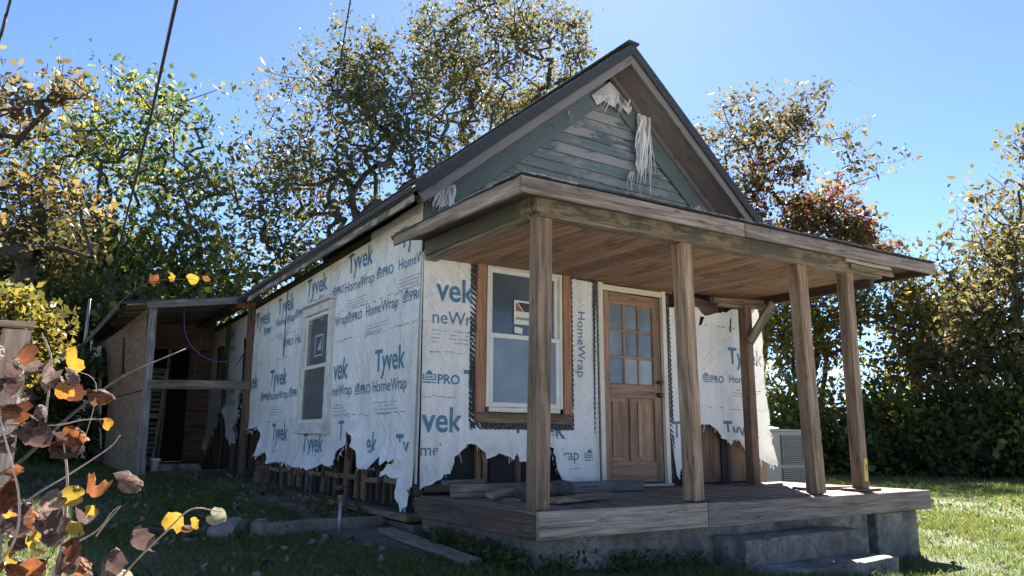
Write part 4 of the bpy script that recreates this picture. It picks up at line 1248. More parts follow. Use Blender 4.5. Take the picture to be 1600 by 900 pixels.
# loose wires under the lean-to roof
tag(tube('blue_wire', curve_pts([(-1.0, 5.75, 2.36), (-0.95, 5.7, 1.95), (-0.72, 5.68, 1.68), (-0.4, 5.66, 1.60), (-0.15, 5.62, 1.72), (-0.07, 5.5, 2.05), (-0.04, 5.3, 2.3)]), 0.0055, 'blue_wire'), 'loose blue wire sagging under the lean-to roof', 'wire')
tag(tube('red_wire', curve_pts([(-0.06, 5.25, 2.3), (-0.07, 5.5, 2.0), (-0.09, 5.8, 1.75), (-0.1, 6.1, 1.6)]), 0.008, 'red_wire'), 'loose red wire hanging against the torn side wall', 'wire')
tag(tube('orange_wire', curve_pts([(-0.25, 8.1, 2.45), (-0.28, 8.0, 2.1), (-0.34, 8.0, 1.6), (-0.3, 8.05, 1.2)]), 0.007, 'orange_wire'), 'thin orange wire hanging by the lean-to rear wall', 'wire')
def rock(name, loc, s, mat='stone', seed=0):
    bm = bmesh.new()
    bmesh.ops.create_icosphere(bm, subdivisions=2, radius=1)
    for v in bm.verts:
        nv = noise.noise(v.co * 1.3 + Vector((seed * 3.3, 0, 0)))
        v.co *= 1 + 0.35 * nv
        v.co = Vector((max(-.75, min(.75, v.co.x)) * s[0], max(-.75, min(.75, v.co.y)) * s[1], max(-.6, min(.6, v.co.z)) * s[2]))
    me = bpy.data.meshes.new(name)
    bm.to_mesh(me)
    bm.free()
    me.materials.append(MAT[mat])
    return place(bpy.data.objects.new(name, me), None, Matrix.Translation(loc) @ Matrix.Rotation(seed, 4, 'Z'))
tag(rock('rubble_stone', (-1.05, 5.85, 0.06), (.16, .2, .1), 'stone', 1), 'pale lump of rubble inside the lean-to entrance, nearest the corner post', 'rubble')
tag(rock('rubble_stone', (-0.72, 6.0, 0.06), (.24, .2, .09), 'stone', 2), 'flat pale rubble heap on the lean-to floor, right of the other lump', 'rubble')
tag(tube('paint_tin', [(-1.2, 5.7, 0.01), (-1.2, 5.7, .16), (-1.2, 5.7, .165), (-1.2, 5.7, .2)], [.06, .06, .07, .07], 'old_white', None, 14), 'small pale tin standing at the foot of the lean-to corner post', 'tin')

# ------------------------------------------------------------------ things around the house
# scrap lumber on the deck
def loose(name, label, a, b, w, t, wdir, mat, cat='board', group='scrap lumber on the porch deck'):
    return tag(board(name, a, b, w, t, wdir, mat, None, 0.004, 0.01), label, cat, group)
loose('lumber_board', 'grey plank on edge at the left end of the deck, under the torn wrap', (0.10, -0.42, 0.06), (1.25, -0.5, 0.06), 0.11, 0.05, (0, 0, 1), 'weathered_wood')
loose('lumber_board', 'long thin pale board lying flat near the left deck corner', (0.32, -0.9, 0.012), (1.15, -1.15, 0.012), 0.10, 0.022, (0, 1, 0), 'rim_wood')
loose('lumber_board', 'pale wood offcut lying between corner post and middle post', (0.5, -1.32, 0.03), (1.22, -1.10, 0.035), 0.14, 0.04, (0.2, 1, 0), 'post_wood')
loose('lumber_board', 'short splintered board resting beside the dark log', (0.28, -0.75, 0.04), (0.62, -0.62, 0.06), 0.09, 0.03, (0.2, 1, 0.2), 'rim_wood')
loose('lumber_board', 'long dark squared timber lying along the wall before the door', (1.05, -0.36, 0.055), (2.25, -0.42, 0.055), 0.10, 0.10, (0, 0, 1), 'grey_wood')
loose('lumber_board', 'flat reddish plank lying near the right end of the deck', (3.72, -1.15, 0.016), (4.5, -1.3, 0.016), 0.14, 0.026, (0.2, 1, 0), 'stud_wood')
ends = [(0.42, -0.98, 0.075), (0.7, -0.92, 0.08), (1.0, -0.86, 0.078)]
tag(tube('log', curve_pts(ends, 4), [.072 + .008 * math.sin(i * 2.1) for i in range(9)], 'bark_log', None, 12), 'dark round log lying on the deck behind the corner post', 'log')
# standing water pipe and rod
hyd = thing('water_pipe', 'rusty standing water pipe with brass tap beside the side wall', 'pipe', (-0.6, 0.23, gzf(-.6, .23)))
tube('riser', [(-0.6, 0.23, gzf(-.6, .23) - .05), (-0.6, 0.23, -0.02)], 0.016, 'metal_grey', hyd, 10)
tube('collar', [(-0.6, 0.23, -0.03), (-0.6, 0.23, 0.015)], 0.024, 'stud_wood', hyd, 10)
tube('tap', [(-0.6, 0.23, 0.01), (-0.6, 0.23, 0.06), (-0.62, 0.2, 0.075), (-0.66, 0.16, 0.06)], [.02, .022, .018, .014], 'brass_dark', hyd, 10)
tube('handle', [(-0.66, 0.23, 0.085), (-0.54, 0.23, 0.085)], 0.009, 'brass_dark', hyd, 6)
tag(tube('steel_rod', [(-0.28, 1.9, gzf(-.28, 1.9) - .05), (-0.27, 1.92, 0.12)], 0.010, 'dark_wood', None, 8), 'thin dark rod stuck upright in the ground by the side wall', 'rod')
kerb = conc_box('concrete_kerb', (-1.25, 0.45, -0.6), (-0.1, 0.56, -0.205), None, seed=5, amp=0.014)
tag(kerb, 'long low concrete kerb in the grass beside the side wall', 'kerb')
tag(rock('kerb_stone', (-1.50, 0.5, -0.27), (.13, .14, .1), 'stone', 3), 'broken stone block at the left end of the concrete kerb', 'stone')
tag(rock('kerb_stone', (-1.32, 0.85, -0.25), (.14, .1, .1), 'stone', 4), 'pale stone slab behind the concrete kerb', 'stone')
tag(rock('kerb_stone', (-1.05, 0.95, -0.25), (.07, .07, .05), 'stone', 5), 'small round stone in the weeds behind the kerb', 'stone')
loose('ground_board', 'dark weathered board lying in the grass left of the stone block', (-1.55, 0.62, gzf(-1.5, .6) + .03), (-2.05, 0.9, gzf(-2, .9) + .03), 0.12, 0.04, (0.5, 1, 0), 'dark_wood', 'board', None)
loose('ground_board', 'long grey plank lying on the ground beside the porch base', (-0.22, 0.15, gzf(-.22, .15) + .035), (-0.27, -1.40, gzf(-.27, -1.4) + .035), 0.16, 0.035, (1, 0, 0), 'rim_wood', 'board', None)

# air conditioner
acx, acy = 5.70, 0.75
ac = thing('air_conditioner', 'beige outdoor air conditioning unit standing beyond the right end of porch', 'air conditioner', (acx + .35, acy + .3, gzf(5.6, 1)))
az0, az1 = -0.36, 0.62
box('cabinet', (acx, acy, az0), (acx + .98, acy + .7, az1), 'ac_metal', ac)
box('base_pad', (acx - .06, acy - .06, az0 - .3), (acx + 1.04, acy + .76, az0 - .002), 'concrete', ac)
for (za, zb) in ((az0 + .06, .12), (.16, az1 - .05)):
    gp = box('grille', (acx + .32, acy - .012, za), (acx + .94, acy - .002, zb), 'ac_dark', ac)
    nb = int((zb - za) / .028)
    for k in range(nb):
        zz = za + (zb - za) * (k + .5) / nb
        board('slat', (acx + .32, acy - .018, zz), (acx + .94, acy - .018, zz), 0.012, 0.008, (0, .5, 1), 'ac_metal', gp, 0)
    for k in range(10):
        xx = acx + .34 + k * .063
        board('bar', (xx, acy - .024, za), (xx, acy - .024, zb), 0.008, 0.006, (1, 0, 0), 'ac_metal', gp, 0)
box('lid', (acx - .015, acy - .015, az1 + .002), (acx + .995, acy + .715, az1 + .03), 'ac_metal', ac)
box('label_plate', (acx + .09, acy - .006, az1 - .1), (acx + .17, acy - .001, az1 - .06), 'sticker_white', ac)
tag(board('metal_offcut', (acx + .02, acy + .3, az1 + .05), (acx + .5, acy + .28, az1 + .07), .3, .012, (0, 1, .12), 'vinyl_white', None, .01), 'crumpled white sheet lying on top of the air conditioner', 'sheet')

# fence at left
fence = thing('wooden_fence', 'sunlit wooden picket fence at the left edge of picture', 'fence', (-3.3, -1.1, gzf(-3.3, -1.1)))
for k in range(7):
    x = -3.07 - k * 0.155
    board('picket', (x, -1.08, gzf(x, -1.08)), (x + random.uniform(-.01, .01), -1.08, 1.08 + random.uniform(-.012, .012)), 0.14, 0.022, (1, 0, 0), 'fence_wood', fence)
for z_ in (0.2, 0.85):
    board('rail', (-3.0, -1.045, z_), (-4.1, -1.045, z_), 0.08, 0.035, (0, 0, 1), 'fence_wood', fence)
board('cap_rail', (-2.98, -1.08, 1.10), (-4.1, -1.08, 1.10), 0.07, 0.03, (0, 1, 0), 'fence_wood', fence)

# overhead cables
def cable(pts, r, label):
    return tag(tube('overhead_cable', curve_pts(pts, 6), r, 'black_cable', None, 7), label, 'cable', 'overhead cables')
cable([(-3.1, -10, 4.3), (-2.28, 0.07, 3.98), (-1.83, 6.06, 3.99), (-1.2, 14.5, 4.3)], 0.016, 'thick black overhead cable crossing the sky above the left trees')
cable([(-3.6, -10, 6.6), (0.04, 2.36, 6.01), (1.04, 5.6, 6.01), (4.3, 16.5, 6.3)], 0.010, 'thin overhead cable running down to the oak behind the house')
cable([(-2.4, -10, 5.6), (-3.50, 2.9, 5.03), (-3.59, 3.9, 5.03), (-4.6, 16, 5.3)], 0.015, 'inner of two cables at the top left corner')
cable([(-2.45, -10, 5.75), (-3.63, 2.9, 5.10), (-3.72, 3.9, 5.10), (-4.75, 16, 5.4)], 0.015, 'outer of two cables at the top left corner')

# ------------------------------------------------------------------ trees
def leaves(P, N, size, jit, aspect=0.6, droop=0.0):
    """P cluster centres (n,3) with counts N -> verts, faces"""
    c = np.repeat(P, N, 0)
    m = len(c)
    c = c + np.clip(rng.normal(0, 1, (m, 3)), -1.7, 1.7) * jit
    s = size * rng.gamma(6, 1 / 6, (m, 1)).clip(.4, 1.9)
    a = rng.normal(0, 1, (m, 3))
    a[:, 2] -= droop
    a /= np.linalg.norm(a, axis=1, keepdims=True)
    b = np.cross(a, rng.normal(0, 1, (m, 3)))
    b /= np.linalg.norm(b, axis=1, keepdims=True) + 1e-9
    nrm = np.cross(a, b)
    v0 = c - a * s * .5
    v1 = c + b * s * aspect * .5 + nrm * s * .08
    v2 = c + a * s * .55
    v3 = c - b * s * aspect * .5 + nrm * s * .08
    V = np.stack([v0, v1, v2, v3], 1).reshape(-1, 3)
    F = np.arange(4 * m).reshape(m, 4)
    return V, F
def tree(name, label, base, blobs, natt, per, size, mat, seed, trunk_r=0.22, fork=0.35, jit=0.4, group=None, pods=0, lean=(0, 0), extra=None, tone_bias=0.0):
    r_ = np.random.default_rng(seed)
    base = np.array(base, float)
    T = thing(name, label, 'tree' if 'shrub' not in name else 'shrub', base, group)
    bl = np.array(blobs, float)            # cx cy cz rx ry rz (world)
    vol = bl[:, 3] * bl[:, 4] * bl[:, 5]
    ncl = max(8, natt // 11)
    pick = r_.choice(len(bl), ncl, p=vol / vol.sum())
    d = r_.normal(0, 1, (ncl, 3))
    d /= np.linalg.norm(d, axis=1, keepdims=True)
    rad = r_.uniform(0.05, 1, (ncl, 1)) ** 0.5
    wob = np.array([[0.95 + 0.55 * noise.noise(Vector(q * 1.7) + Vector((seed, 0, 0)))] for q in d])
    CC = bl[pick, :3] + d * rad * wob * bl[pick, 3:]
    cs = r_.uniform(.12, .24, (ncl, 1)) * bl[pick, 3:].mean(1, keepdims=True)
    sub = r_.integers(0, ncl, natt)
    A = CC[sub] + r_.normal(0, 1, (natt, 3)) * cs[sub] * [1, 1, .7]
    top = bl[:, :3].mean(0)
    # trunk nodes
    nodes, par = [base], [-1]
    fz = base + (top - base) * fork
    fz[:2] += np.array(lean)
    nt = 5
    for i in range(1, nt + 1):
        f = i / nt
        p = base * (1 - f) + fz * f + np.array([*(r_.normal(0, .06, 2) * trunk_r * 4), 0])
        nodes.append(p)
        par.append(len(nodes) - 2)
    last = len(nodes) - 1
    for i in range(1, 4):
        f = i / 4
        nodes.append(fz * (1 - f) + top * f + r_.normal(0, .25, 3))
        par.append(last if i == 1 else len(nodes) - 2)
    order = np.argsort(np.linalg.norm(A - fz, axis=1))
    tips = []
    BUF = np.zeros((len(nodes) + 2 * natt + 4, 3))
    BUF[:len(nodes)] = nodes
    NA = BUF[:len(nodes)]
    low = 4
    for k in order:
        a = A[k]
        dd = np.linalg.norm(NA[low:] - a, axis=1) + 0.35 * np.maximum(0, NA[low:, 2] - a[2])
        j = int(np.argmin(dd)) + low
        dist = np.linalg.norm(NA[j] - a)
        prev = j
        ns = 2 if dist > 1.2 else 1
        for q in range(1, ns + 1):
            f = q / ns
            p = NA[j] * (1 - f) + a * f
            if q < ns:
                p = p + r_.normal(0, .10 * dist, 3)
                p[2] += 0.06 * dist
            nodes.append(p)
            par.append(prev)
            prev = len(nodes) - 1
        nn0 = len(nodes)
        BUF[nn0 - ns:nn0] = nodes[-ns:]
        NA = BUF[:nn0]
        tips.append(prev)
    n = len(nodes)
    cnt = np.ones(n)
    for i in range(n - 1, 0, -1):
        cnt[par[i]] += cnt[i]
    rads = trunk_r * (cnt / cnt[0]) ** 0.5
    rads = np.maximum(rads, 0.008)
    rads[0] *= 1.35
    Vs, Fs = [], []
    off = 0
    for i in range(1, n):
        a, b = NA[par[i]], NA[i]
        ra, rb = min(rads[par[i]], rads[i] * 1.5) if par[i] >= nt else rads[par[i]], rads[i]
        m = 7 if ra > .08 else (5 if ra > .03 else 3)
        dv = b - a
        L = np.linalg.norm(dv)
        if L < 1e-4:
            continue
        dv /= L
        u = np.cross(dv, [.31, .2, .93])
        u /= np.linalg.norm(u) + 1e-9
        w = np.cross(dv, u)
        an = np.arange(m) * 2 * np.pi / m
        ring = np.cos(an)[:, None] * u + np.sin(an)[:, None] * w
        Vs.append(np.concatenate([a + ring * ra, b + ring * rb]))
        for q in range(m):
            q2 = (q + 1) % m
            Fs.append((off + q, off + q2, off + m + q2, off + m + q))
        off += 2 * m
    o = np_mesh('trunk', np.concatenate(Vs), Fs, 'bark', T)
    for p in o.data.polygons:
        p.use_smooth = True
    tp = NA[tips]
    mid = (NA[tips] + NA[[par[t] for t in tips]]) / 2
    C_ = np.concatenate([tp, mid])
    N_ = np.concatenate([r_.poisson(per * r_.gamma(2.0, .5, len(tp))), r_.poisson(per * .45, len(mid))]).astype(int)
    V, F = leaves(C_, N_, size, jit)
    ct = r_.uniform(0, 1, len(C_)) * 0.55
    hgt = (C_[:, 2] - C_[:, 2].min()) / (np.ptp(C_[:, 2]) + 1e-6)
    cl = np.clip(np.repeat(ct, N_) + rng.normal(0.22, .16, N_.sum()) + tone_bias, 0, 1)
    np_mesh('crown', V, F, mat, T, np.repeat(cl, 4))
    if extra:
        emat, frac, ez = extra
        sel = np.where(hgt < ez)[0]
        sel = r_.choice(sel, max(1, int(len(sel) * frac)), replace=False)
        V, F = leaves(C_[sel], np.full(len(sel), 26), size, jit * .8)
        np_mesh('creeper_leaves', V, F, emat, T, np.repeat(r_.uniform(0, 1, len(F)), 4))
    if pods:
        k = r_.choice(len(tp), pods)
        p = tp[k] + r_.normal(0, .3, (pods, 3))
        L = r_.uniform(.2, .42, (pods, 1))
        dx = r_.normal(0, .05, (pods, 3)) * [1, 1, 0]
        sx_ = r_.normal(0, 1, (pods, 3)) * [1, 1, 0]
        sx_ = sx_ / (np.linalg.norm(sx_, axis=1, keepdims=True) + 1e-9) * 0.008
        e = p + dx - L * [0, 0, 1]
        V = np.stack([p - sx_, p + sx_, e + sx_ * .6, e - sx_ * .6], 1).reshape(-1, 3)
        kind(np_mesh('seed_pods', V, np.arange(4 * pods).reshape(-1, 4), 'bark', T), 'stuff')
    return T
def at(px, py, dist):
    """a spot at a compass direction and distance from where the photographer stands"""
    q = fw + r2 * ((px - 800) / fpx) - u2 * ((py - 450) / fpx)
    t = dist / math.hypot(q.x, q.y)
    return CAM + q * t
def blob(px, py, dist, rx, rz, ry=None):
    p = at(px, py, dist)
    s = dist / fpx
    return (p.x, p.y, p.z, rx * s, (ry or rx) * s, rz * s)
def gbase(px, dist):
    p = at(px, 700, dist)
    return (p.x, p.y, gzf(p.x, p.y) - .05)

G = 'trees around the house'
tree('catalpa_tree', 'sparse brown catalpa with hanging pods at the far left edge', gbase(-20, 19), [blob(60, 140, 18.5, 70, 60), blob(-40, 250, 19, 110, 150), blob(60, 350, 18.5, 110, 80), blob(130, 290, 18, 50, 40)], 480, 7, 0.15, 'leaf_brown', 11, 0.2, 0.45, 0.22, G, 500, tone_bias=0.12)
tree('maple_tree', 'tall green and yellow tree behind the lean-to, left of the oaks', gbase(215, 26), [blob(190, 280, 26, 130, 130), blob(300, 260, 26, 75, 120), blob(120, 420, 25, 140, 90), blob(270, 430, 25, 130, 90), blob(340, 380, 26, 60, 70)], 1250, 8, 0.17, 'leaf_green', 12, 0.32, 0.3, 0.32, G, 0, (-1.0, 0), tone_bias=0.05)
tree('maple_tree', 'dark green tree low behind the lean-to, nearest the fence', gbase(60, 21), [blob(60, 470, 21, 130, 110), blob(-60, 480, 21, 110, 130), blob(150, 560, 21.5, 90, 100)], 650, 18, 0.15, 'leaf_dark', 13, 0.2, 0.3, 0.3, G)
tree('oak_tree', 'spreading oak with brownish leaves behind the middle of house roof', gbase(700, 34), [blob(520, 220, 33, 130, 140), blob(430, 310, 33, 110, 110), blob(620, 220, 34, 100, 140), blob(560, 110, 33, 80, 70), blob(390, 400, 32.5, 110, 60), blob(630, 110, 34, 60, 60), blob(480, 400, 33, 90, 70)], 1500, 6.5, 0.2, 'leaf_oak', 14, 0.32, 0.38, 0.38, G, 0, (0.4, 0), tone_bias=0.08)
tree('oak_tree', 'tallest oak rising behind the ridge left of the gable peak', gbase(760, 42), [blob(740, 130, 42, 120, 150), blob(850, 110, 42, 80, 120), blob(680, 40, 42, 75, 70), blob(800, 0, 42, 110, 60), blob(860, 210, 42, 70, 90), blob(900, 60, 42, 45, 60)], 1500, 6.5, 0.24, 'leaf_oak', 15, 0.34, 0.4, 0.46, G, tone_bias=0.2)
tree('catalpa_tree', 'sparse brown catalpa with pods and reddish creeper right of the gable', gbase(1165, 42), [blob(1190, 200, 42, 100, 70), blob(1140, 300, 42, 80, 90), blob(1270, 290, 42, 90, 60), blob(1310, 360, 42, 85, 40), blob(1220, 380, 42, 130, 50)], 1050, 7, 0.25, 'leaf_brown', 16, 0.28, 0.42, 0.36, G, 1100, (0, 0), ('leaf_red', 0.09, 0.5), tone_bias=-0.02)
tree('maple_tree', 'yellowing tree seen between the right porch posts', gbase(1260, 35), [blob(1230, 500, 35, 110, 110), blob(1330, 480, 35, 110, 80), blob(1260, 620, 34, 120, 70)], 850, 6.5, 0.22, 'leaf_yellow', 17, 0.22, 0.3, 0.38, G, tone_bias=0.02)
tree('maple_tree', 'green tree right of the last porch post, below open sky', gbase(1420, 36), [blob(1400, 540, 36, 100, 90), blob(1480, 500, 36, 80, 60), blob(1430, 470, 37, 80, 50)], 620, 6.5, 0.22, 'leaf_yellow', 18, 0.22, 0.35, 0.38, G, tone_bias=0.15)
tree('maple_tree', 'tall orange-brown tree at the right edge of picture', gbase(1600, 32), [blob(1600, 380, 32, 85, 130), blob(1540, 450, 32, 90, 90), blob(1610, 270, 32, 40, 60), blob(1590, 540, 32, 110, 80), blob(1490, 550, 32, 70, 60)], 1050, 7, 0.2, 'leaf_oak', 19, 0.26, 0.4, 0.36, G, tone_bias=0.25)
k = 0
SH = [(1215, 32, 75, 55, 'leaf_green', 'green shrub at the wood edge behind the air conditioner'), (1310, 31, 75, 60, 'leaf_dark', 'dark shrub at the wood edge between the two right posts'), (1390, 32, 75, 70, 'leaf_green', 'broad green shrub at the wood edge just right of the last post'), (1470, 31.5, 75, 62, 'leaf_dark', 'dark shrub at the wood edge, second from right border'), (1555, 31, 80, 75, 'leaf_dark', 'glossy dark shrub at the wood edge against the right border'), (1640, 31, 80, 80, 'leaf_green', 'green shrub cut by the right border of picture'), (1435, 35, 95, 80, 'leaf_yellow', 'taller yellow-green shrub behind the dark wood edge shrubs'), (1560, 35, 100, 95, 'leaf_yellow', 'taller yellow shrub behind the wood edge at far right')]
for px, dd, rx, rz, mt, lb in SH:
    k += 1
    s = dd / fpx
    cy_ = 742 - rz * 0.95
    tree('shrub', lb, gbase(px, dd), [blob(px, cy_, dd, rx, rz), blob(px + 15, cy_ + rz * .45, dd - .4, rx * 1.05, rz * .5)], 300, 11, 0.2, mt, 30 + k, 0.08, 0.25, 0.36, 'shrubs along the wood edge', tone_bias=0.12)
for px, dd, py, rx, rz, mt, lb in ((15, 13, 520, 60, 70, 'leaf_yellow', 'yellow-leaved shrub behind the picket fence'), (95, 15, 640, 70, 70, 'leaf_dark', 'dark low shrub left of the particle board wall')):
    tree('shrub', lb, gbase(px, dd), [blob(px, py, dd, rx, rz)], 110, 46, 0.10, mt, 60 + px, 0.05, 0.3, 0.2, 'shrubs behind the fence')
# far woods closing the gaps low on the horizon
def woods(name, px0, px1, dist, h0, h1, n, mat, label):
    px = rng.uniform(px0, px1, n)
    P = []
    for x in px:
        d_ = dist + rng.uniform(-4, 4)
        p = at(x, 700, d_)
        zz = gzf(p.x, p.y) + rng.uniform(0, 1) ** 1.2 * (h0 + (h1 - h0) * (0.5 + 0.5 * noise.noise(Vector((x / 60, 1.7, dist)))))
        P.append((p.x, p.y, zz))
    V, F = leaves(np.array(P), np.full(n, 14), 0.4, 0.7)
    o = np_mesh(name, V, F, mat, None, np.repeat(np.clip(rng.normal(.4, .22, len(F)), 0, 1), 4))
    kind(o, 'stuff')
    return tag(o, label, 'woods')
woods('far_woods', 1100, 1750, 50, 2, 5, 420, 'leaf_dark', 'distant dark woodland filling gaps behind the right trees')
woods('far_woods', -250, 700, 34, 5, 10, 1700, 'leaf_dark', 'distant dark woodland behind the left trees and house')

# ------------------------------------------------------------------ grass and fallen leaves
def blades(n, xr, yr, h, w, mask, bias=0.0):
    x = rng.uniform(*xr, n)
    y = rng.uniform(*yr, n)
    ok = mask(x, y)
    # clumpy density
    dn = np.array([noise.noise(Vector((a * 1.1, b * 1.1, 0))) for a, b in zip(x, y)])
    ok &= rng.uniform(-.55, .5, n) < dn + .25
    x, y, dn = x[ok], y[ok], dn[ok]
    m = len(x)
    z_ = gz(x, y)
    hh = h * rng.uniform(.45, 1.3, m) * (1 + .5 * dn)
    an = rng.uniform(0, 2 * np.pi, m)
    sx_ = np.stack([np.cos(an), np.sin(an), np.zeros(m)], 1) * w * rng.uniform(.6, 1.3, (m, 1))
    ln = np.stack([rng.normal(0, .45, m), rng.normal(0, .45, m), np.ones(m)], 1)
    b = np.stack([x, y, z_ - .01], 1)
    t = b + ln * hh[:, None]
    md = b + ln * [.35, .35, .55] * hh[:, None]
    V = np.stack([b - sx_, b + sx_, md + sx_ * .7, t, md - sx_ * .7], 1).reshape(-1, 3)
    F = np.arange(5 * m).reshape(m, 5)
    tone = np.clip(rng.normal(.45, .2, m) + dn * .25 + bias, 0, 1)
    return V, F, np.repeat(tone, 5)
def notbuilt(x, y):
    h = (x > -0.08) & (x < 5.0) & (y > -1.72) & (y < 10)
    s_ = (x > 1.7) & (x < 3.45) & (y > -2.35) & (y < -1.6)
    l = (x > -1.6) & (x < .1) & (y > 5.45)
    k_ = (x > -1.3) & (x < -.08) & (y > .40) & (y < .55)
    return ~(h | s_ | l | k_)
def lm(x, y):
    dirt = (x > -0.62 - .12 * np.sin(y * 3)) & (x < 0.2) & (y > -1.0) & (y < 5)
    return notbuilt(x, y) & ~(dirt & (rng.uniform(0, 1, len(x)) < .82))
parts = [blades(100000, (-4.2, 0.3), (-3.2, 6.5), 0.055, 0.0035, lm, -0.1), blades(30000, (-7, -1.6), (5, 18), 0.07, 0.006, notbuilt, -0.1)]
parts += [blades(16000, (0, 3.5), (-3.2, -1.6), 0.07, 0.004, notbuilt), blades(60000, (3.4, 10), (-4.5, 4), 0.06, 0.005, notbuilt, .05), blades(60000, (6, 20), (-6, 12), 0.075, 0.009, notbuilt, .08), blades(50000, (14, 36), (-10, 20), 0.10, 0.018, notbuilt, .1)]
Vg, Fg, Tg, off = [], [], [], 0
for V, F, t in parts:
    Vg.append(V); Fg.append(F + off); Tg.append(t)
    off += len(V)
g = np_mesh('grass', np.concatenate(Vg), np.concatenate(Fg), 'grass_blade', None, np.concatenate(Tg))
tag(kind(g, 'stuff'), 'short lawn grass around the house', 'grass')
wx = np.concatenate([rng.uniform(-.16, 0.03, 60), rng.uniform(0.1, 1.7, 30), rng.uniform(-.5, -.1, 30)])
wy = np.concatenate([rng.uniform(-1.7, -0.3, 60), rng.uniform(-1.85, -1.72, 30), rng.uniform(.6, 3.5, 30)])
V, F = leaves(np.stack([wx, wy, gz(wx, wy) + .05], 1), np.full(120, 26), 0.038, 0.05)
o = np_mesh('weeds', V, F, 'leaf_dark', None, np.repeat(rng.uniform(.2, .8, len(F)), 4))
tag(kind(o, 'stuff'), 'low ivy and weeds along the porch base', 'weeds')
nl = 1500
x = np.concatenate([rng.uniform(-4, 0, nl), rng.uniform(4, 14, nl)])
y = np.concatenate([rng.uniform(-3, 6, nl), rng.uniform(-4, 8, nl)])
ok = notbuilt(x, y)
V, F = leaves(np.stack([x, y, gz(x, y) + .03], 1)[ok], np.ones(ok.sum(), int), 0.06, 0.004)
o = np_mesh('fallen_leaves', V, F, 'dry_leaf', None, np.repeat(rng.uniform(0, 1, len(F)), 4))
tag(kind(o, 'stuff'), 'small dry leaves scattered over the lawn', 'leaves')

# ------------------------------------------------------------------ foreground bush with large heart-shaped leaves
bush = thing('redbud_bush', 'leafless-looking bush with large curled dry and yellow leaves at lower left', 'bush', (-3.6, -4.6, gzf(-3.6, -4.6)))
def twig(pts, d, r0, r1, mat='twig'):
    if not isinstance(d, (list, tuple)):
        d = [d] * len(pts)
    P = curve_pts([at(p[0], p[1], q) for p, q in zip(pts, d)], 5)
    n_ = len(P)
    rr = [(r0 + (r1 - r0) * i / (n_ - 1)) * 0.55 for i in range(n_)]
    tube('stem', P, rr, mat, bush, 6)
twig([(150, 960), (200, 890), (260, 830), (300, 795), (345, 800)], 1.5, .004, .0018)
twig([(60, 960), (95, 860), (105, 760), (100, 690)], 1.55, .006, .003)
twig([(-60, 760), (20, 730), (110, 650), (190, 590), (290, 545)], [1.9, 1.9, 1.95, 2.0, 2.1], .008, .003, 'bark')
twig([(20, 800), (60, 770), (110, 740), (170, 700), (188, 680)], 1.5, .004, .0015)
twig([(-60, 675), (20, 664), (90, 664), (130, 656), (165, 655)], 1.6, .004, .0015)
twig([(70, 665), (75, 620), (80, 560), (65, 520)], 1.6, .0045, .002)
twig([(-40, 920), (20, 850), (30, 780), (12, 700), (-10, 610)], 1.45, .005, .002)
twig([(95, 860), (150, 830), (175, 800), (188, 790)], 1.5, .003, .0012)
twig([(150, 838), (170, 812), (190, 790)], 1.52, .0025, .001)
twig([(-40, 640), (0, 600), (30, 575), (60, 560)], 1.6, .004, .002)
twig([(100, 720), (130, 690), (150, 600), (105, 575)], 1.55, .002, .001)
twig([(150, 520), (190, 470), (240, 440), (325, 436)], 1.7, .0011, .0007, 'bark')
leafno = [0]
def big_leaf(px, py, size, mat, dist, curl, rot, tilt, tone=None):
    """one heart-shaped leaf, cupped and crinkled"""
    leafno[0] += 1
    rr = np.random.default_rng(500 + leafno[0])
    S = size * dist / fpx
    nr, na = 6, 18
    vs = [(0, 0, 0)]
    fs = []
    ph = rr.uniform(0, 6)
    for i in range(1, nr + 1):
        f = i / nr
        for j in range(na):
            t = 2 * math.pi * j / na
            # heart outline with its stalk notch at t = pi
            rad = 0.5 * (1 + 0.18 * math.cos(t)) * (1 - 0.38 * math.exp(-((t - math.pi) / 0.32) ** 2)) + 0.12 * math.exp(-(min(t, 2 * math.pi - t) / 0.3) ** 2)
            x_, y_ = rad * math.cos(t) * f, rad * math.sin(t) * f
            z_ = curl * (y_ * y_ * 2.2 + max(0, x_) ** 2 * 1.6 - .2 * x_) + (0.10 * f * f * math.sin(5 * t + ph) + 0.06 * f * math.sin(9 * t - ph * 2) + 0.045 * f * rr.normal()) * min(1.2, abs(curl) + .25) + 0.03 * math.cos(6.0 * y_ + ph)
            vs.append((x_, y_ * (1 - .25 * abs(curl)), z_))
    for j in range(na):
        k_ = (j + 1) % na
        fs.append((0, 1 + j, 1 + k_))
        for i in range(nr - 1):
            a = 1 + i * na
            fs.append((a + j, a + na + j, a + na + k_, a + k_))
    P = at(px, py, dist)
    # leaf plane faces roughly the viewer, then tilted
    B = Matrix(((r2.x, u2.x, -fw.x), (r2.y, u2.y, -fw.y), (r2.z, u2.z, -fw.z))).to_4x4()
    M = Matrix.Translation(P) @ B @ Matrix.Rotation(R(rot), 4, 'Z') @ Matrix.Rotation(R(tilt[0]), 4, 'X') @ Matrix.Rotation(R(tilt[1]), 4, 'Y') @ Matrix.Scale(S, 4)
    o = mobj('leaf', vs, fs, mat, bush, M, True)
    tv = np.clip((rr.uniform(.1, .9) if tone is None else tone) + rr.normal(0, .12, len(vs)), 0, 1)
    a_ = o.data.attributes.new('tone', 'FLOAT', 'POINT')
    a_.data.foreach_set('value', tv.astype(np.float32))
    return o
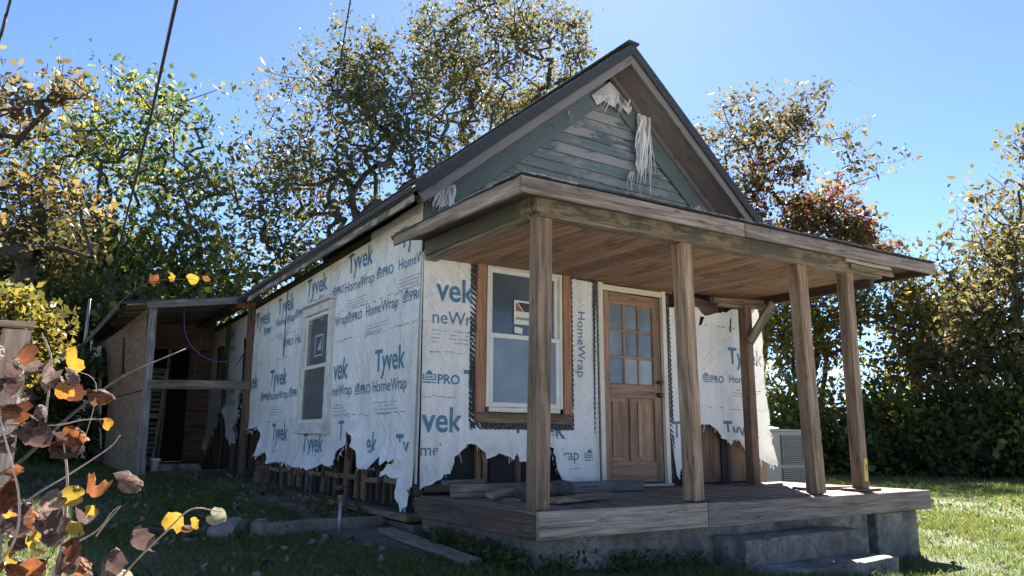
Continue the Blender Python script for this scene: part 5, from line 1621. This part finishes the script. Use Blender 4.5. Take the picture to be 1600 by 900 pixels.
LV = [(108, 570, 46, 'near_yellow'), (35, 565, 36, 'near_dry'), (65, 605, 44, 'near_dry'), (100, 618, 42, 'near_rust'), (60, 640, 30, 'near_dry'), (120, 600, 40, 'near_dry'), (152, 612, 42, 'near_rust'), (104, 612, 34, 'near_yellow'), (168, 664, 22, 'near_yellow'), (105, 690, 58, 'near_dry'), (130, 680, 40, 'near_rust'), (40, 685, 60, 'near_dry'), (10, 620, 50, 'near_dry'), (20, 650, 46, 'near_rust'), (12, 760, 52, 'near_rust'), (5, 800, 40, 'near_yellow'), (30, 738, 24, 'near_rust'), (212, 752, 48, 'near_dry'),
      (85, 785, 46, 'near_dry'), (118, 776, 38, 'near_yellow'), (145, 770, 56, 'near_rust'), (148, 793, 26, 'near_yellow'), (60, 797, 44, 'near_rust'), (75, 815, 56, 'near_dry'), (130, 815, 46, 'near_dry'), (122, 825, 34, 'near_yellow'), (80, 845, 56, 'near_dry'), (125, 850, 40, 'near_rust'), (30, 800, 40, 'near_dry'), (10, 830, 44, 'near_dry'), (205, 842, 50, 'near_dry'), (272, 816, 42, 'near_yellow'), (308, 815, 24, 'near_yellow'), (336, 808, 36, 'near_pale'), (288, 827, 18, 'near_rust'), (170, 868, 50, 'near_dry'), (25, 880, 56, 'near_dry'), (70, 885, 56, 'near_rust'), (100, 880, 50, 'near_dry'), (180, 893, 40, 'near_pale'), (12, 870, 40, 'near_yellow'), (140, 890, 36, 'near_dry'), (50, 860, 44, 'near_yellow'),
      (240, 440, 20, 'near_rust'), (270, 432, 18, 'near_yellow'), (300, 435, 24, 'near_yellow'), (318, 436, 15, 'near_rust'), (20, 590, 44, 'near_dry'), (5, 545, 36, 'near_dry'), (60, 665, 36, 'near_dry'), (5, 700, 44, 'near_dry')]
rl = random.Random(5)
for q in range(14):
    LV.append((rl.uniform(-15, 170) * rl.uniform(.3, 1), rl.uniform(560, 900), rl.uniform(22, 40), rl.choice(['near_dry', 'near_dry', 'near_rust', 'near_rust', 'near_dry', 'near_yellow'])))
for px, py, s, mt in LV:
    dd = random.uniform(1.45, 1.62) if py > 460 else 1.7
    cu_ = random.uniform(.3, .6) if mt in ('near_yellow', 'near_pale') else random.uniform(.8, 1.5)
    big_leaf(px, py, s * 0.8, mt, dd, cu_ * random.choice((-1, 1)), random.uniform(-180, 180) if mt != 'near_pale' else -30, (random.uniform(-40, 40), random.uniform(-45, 45)))
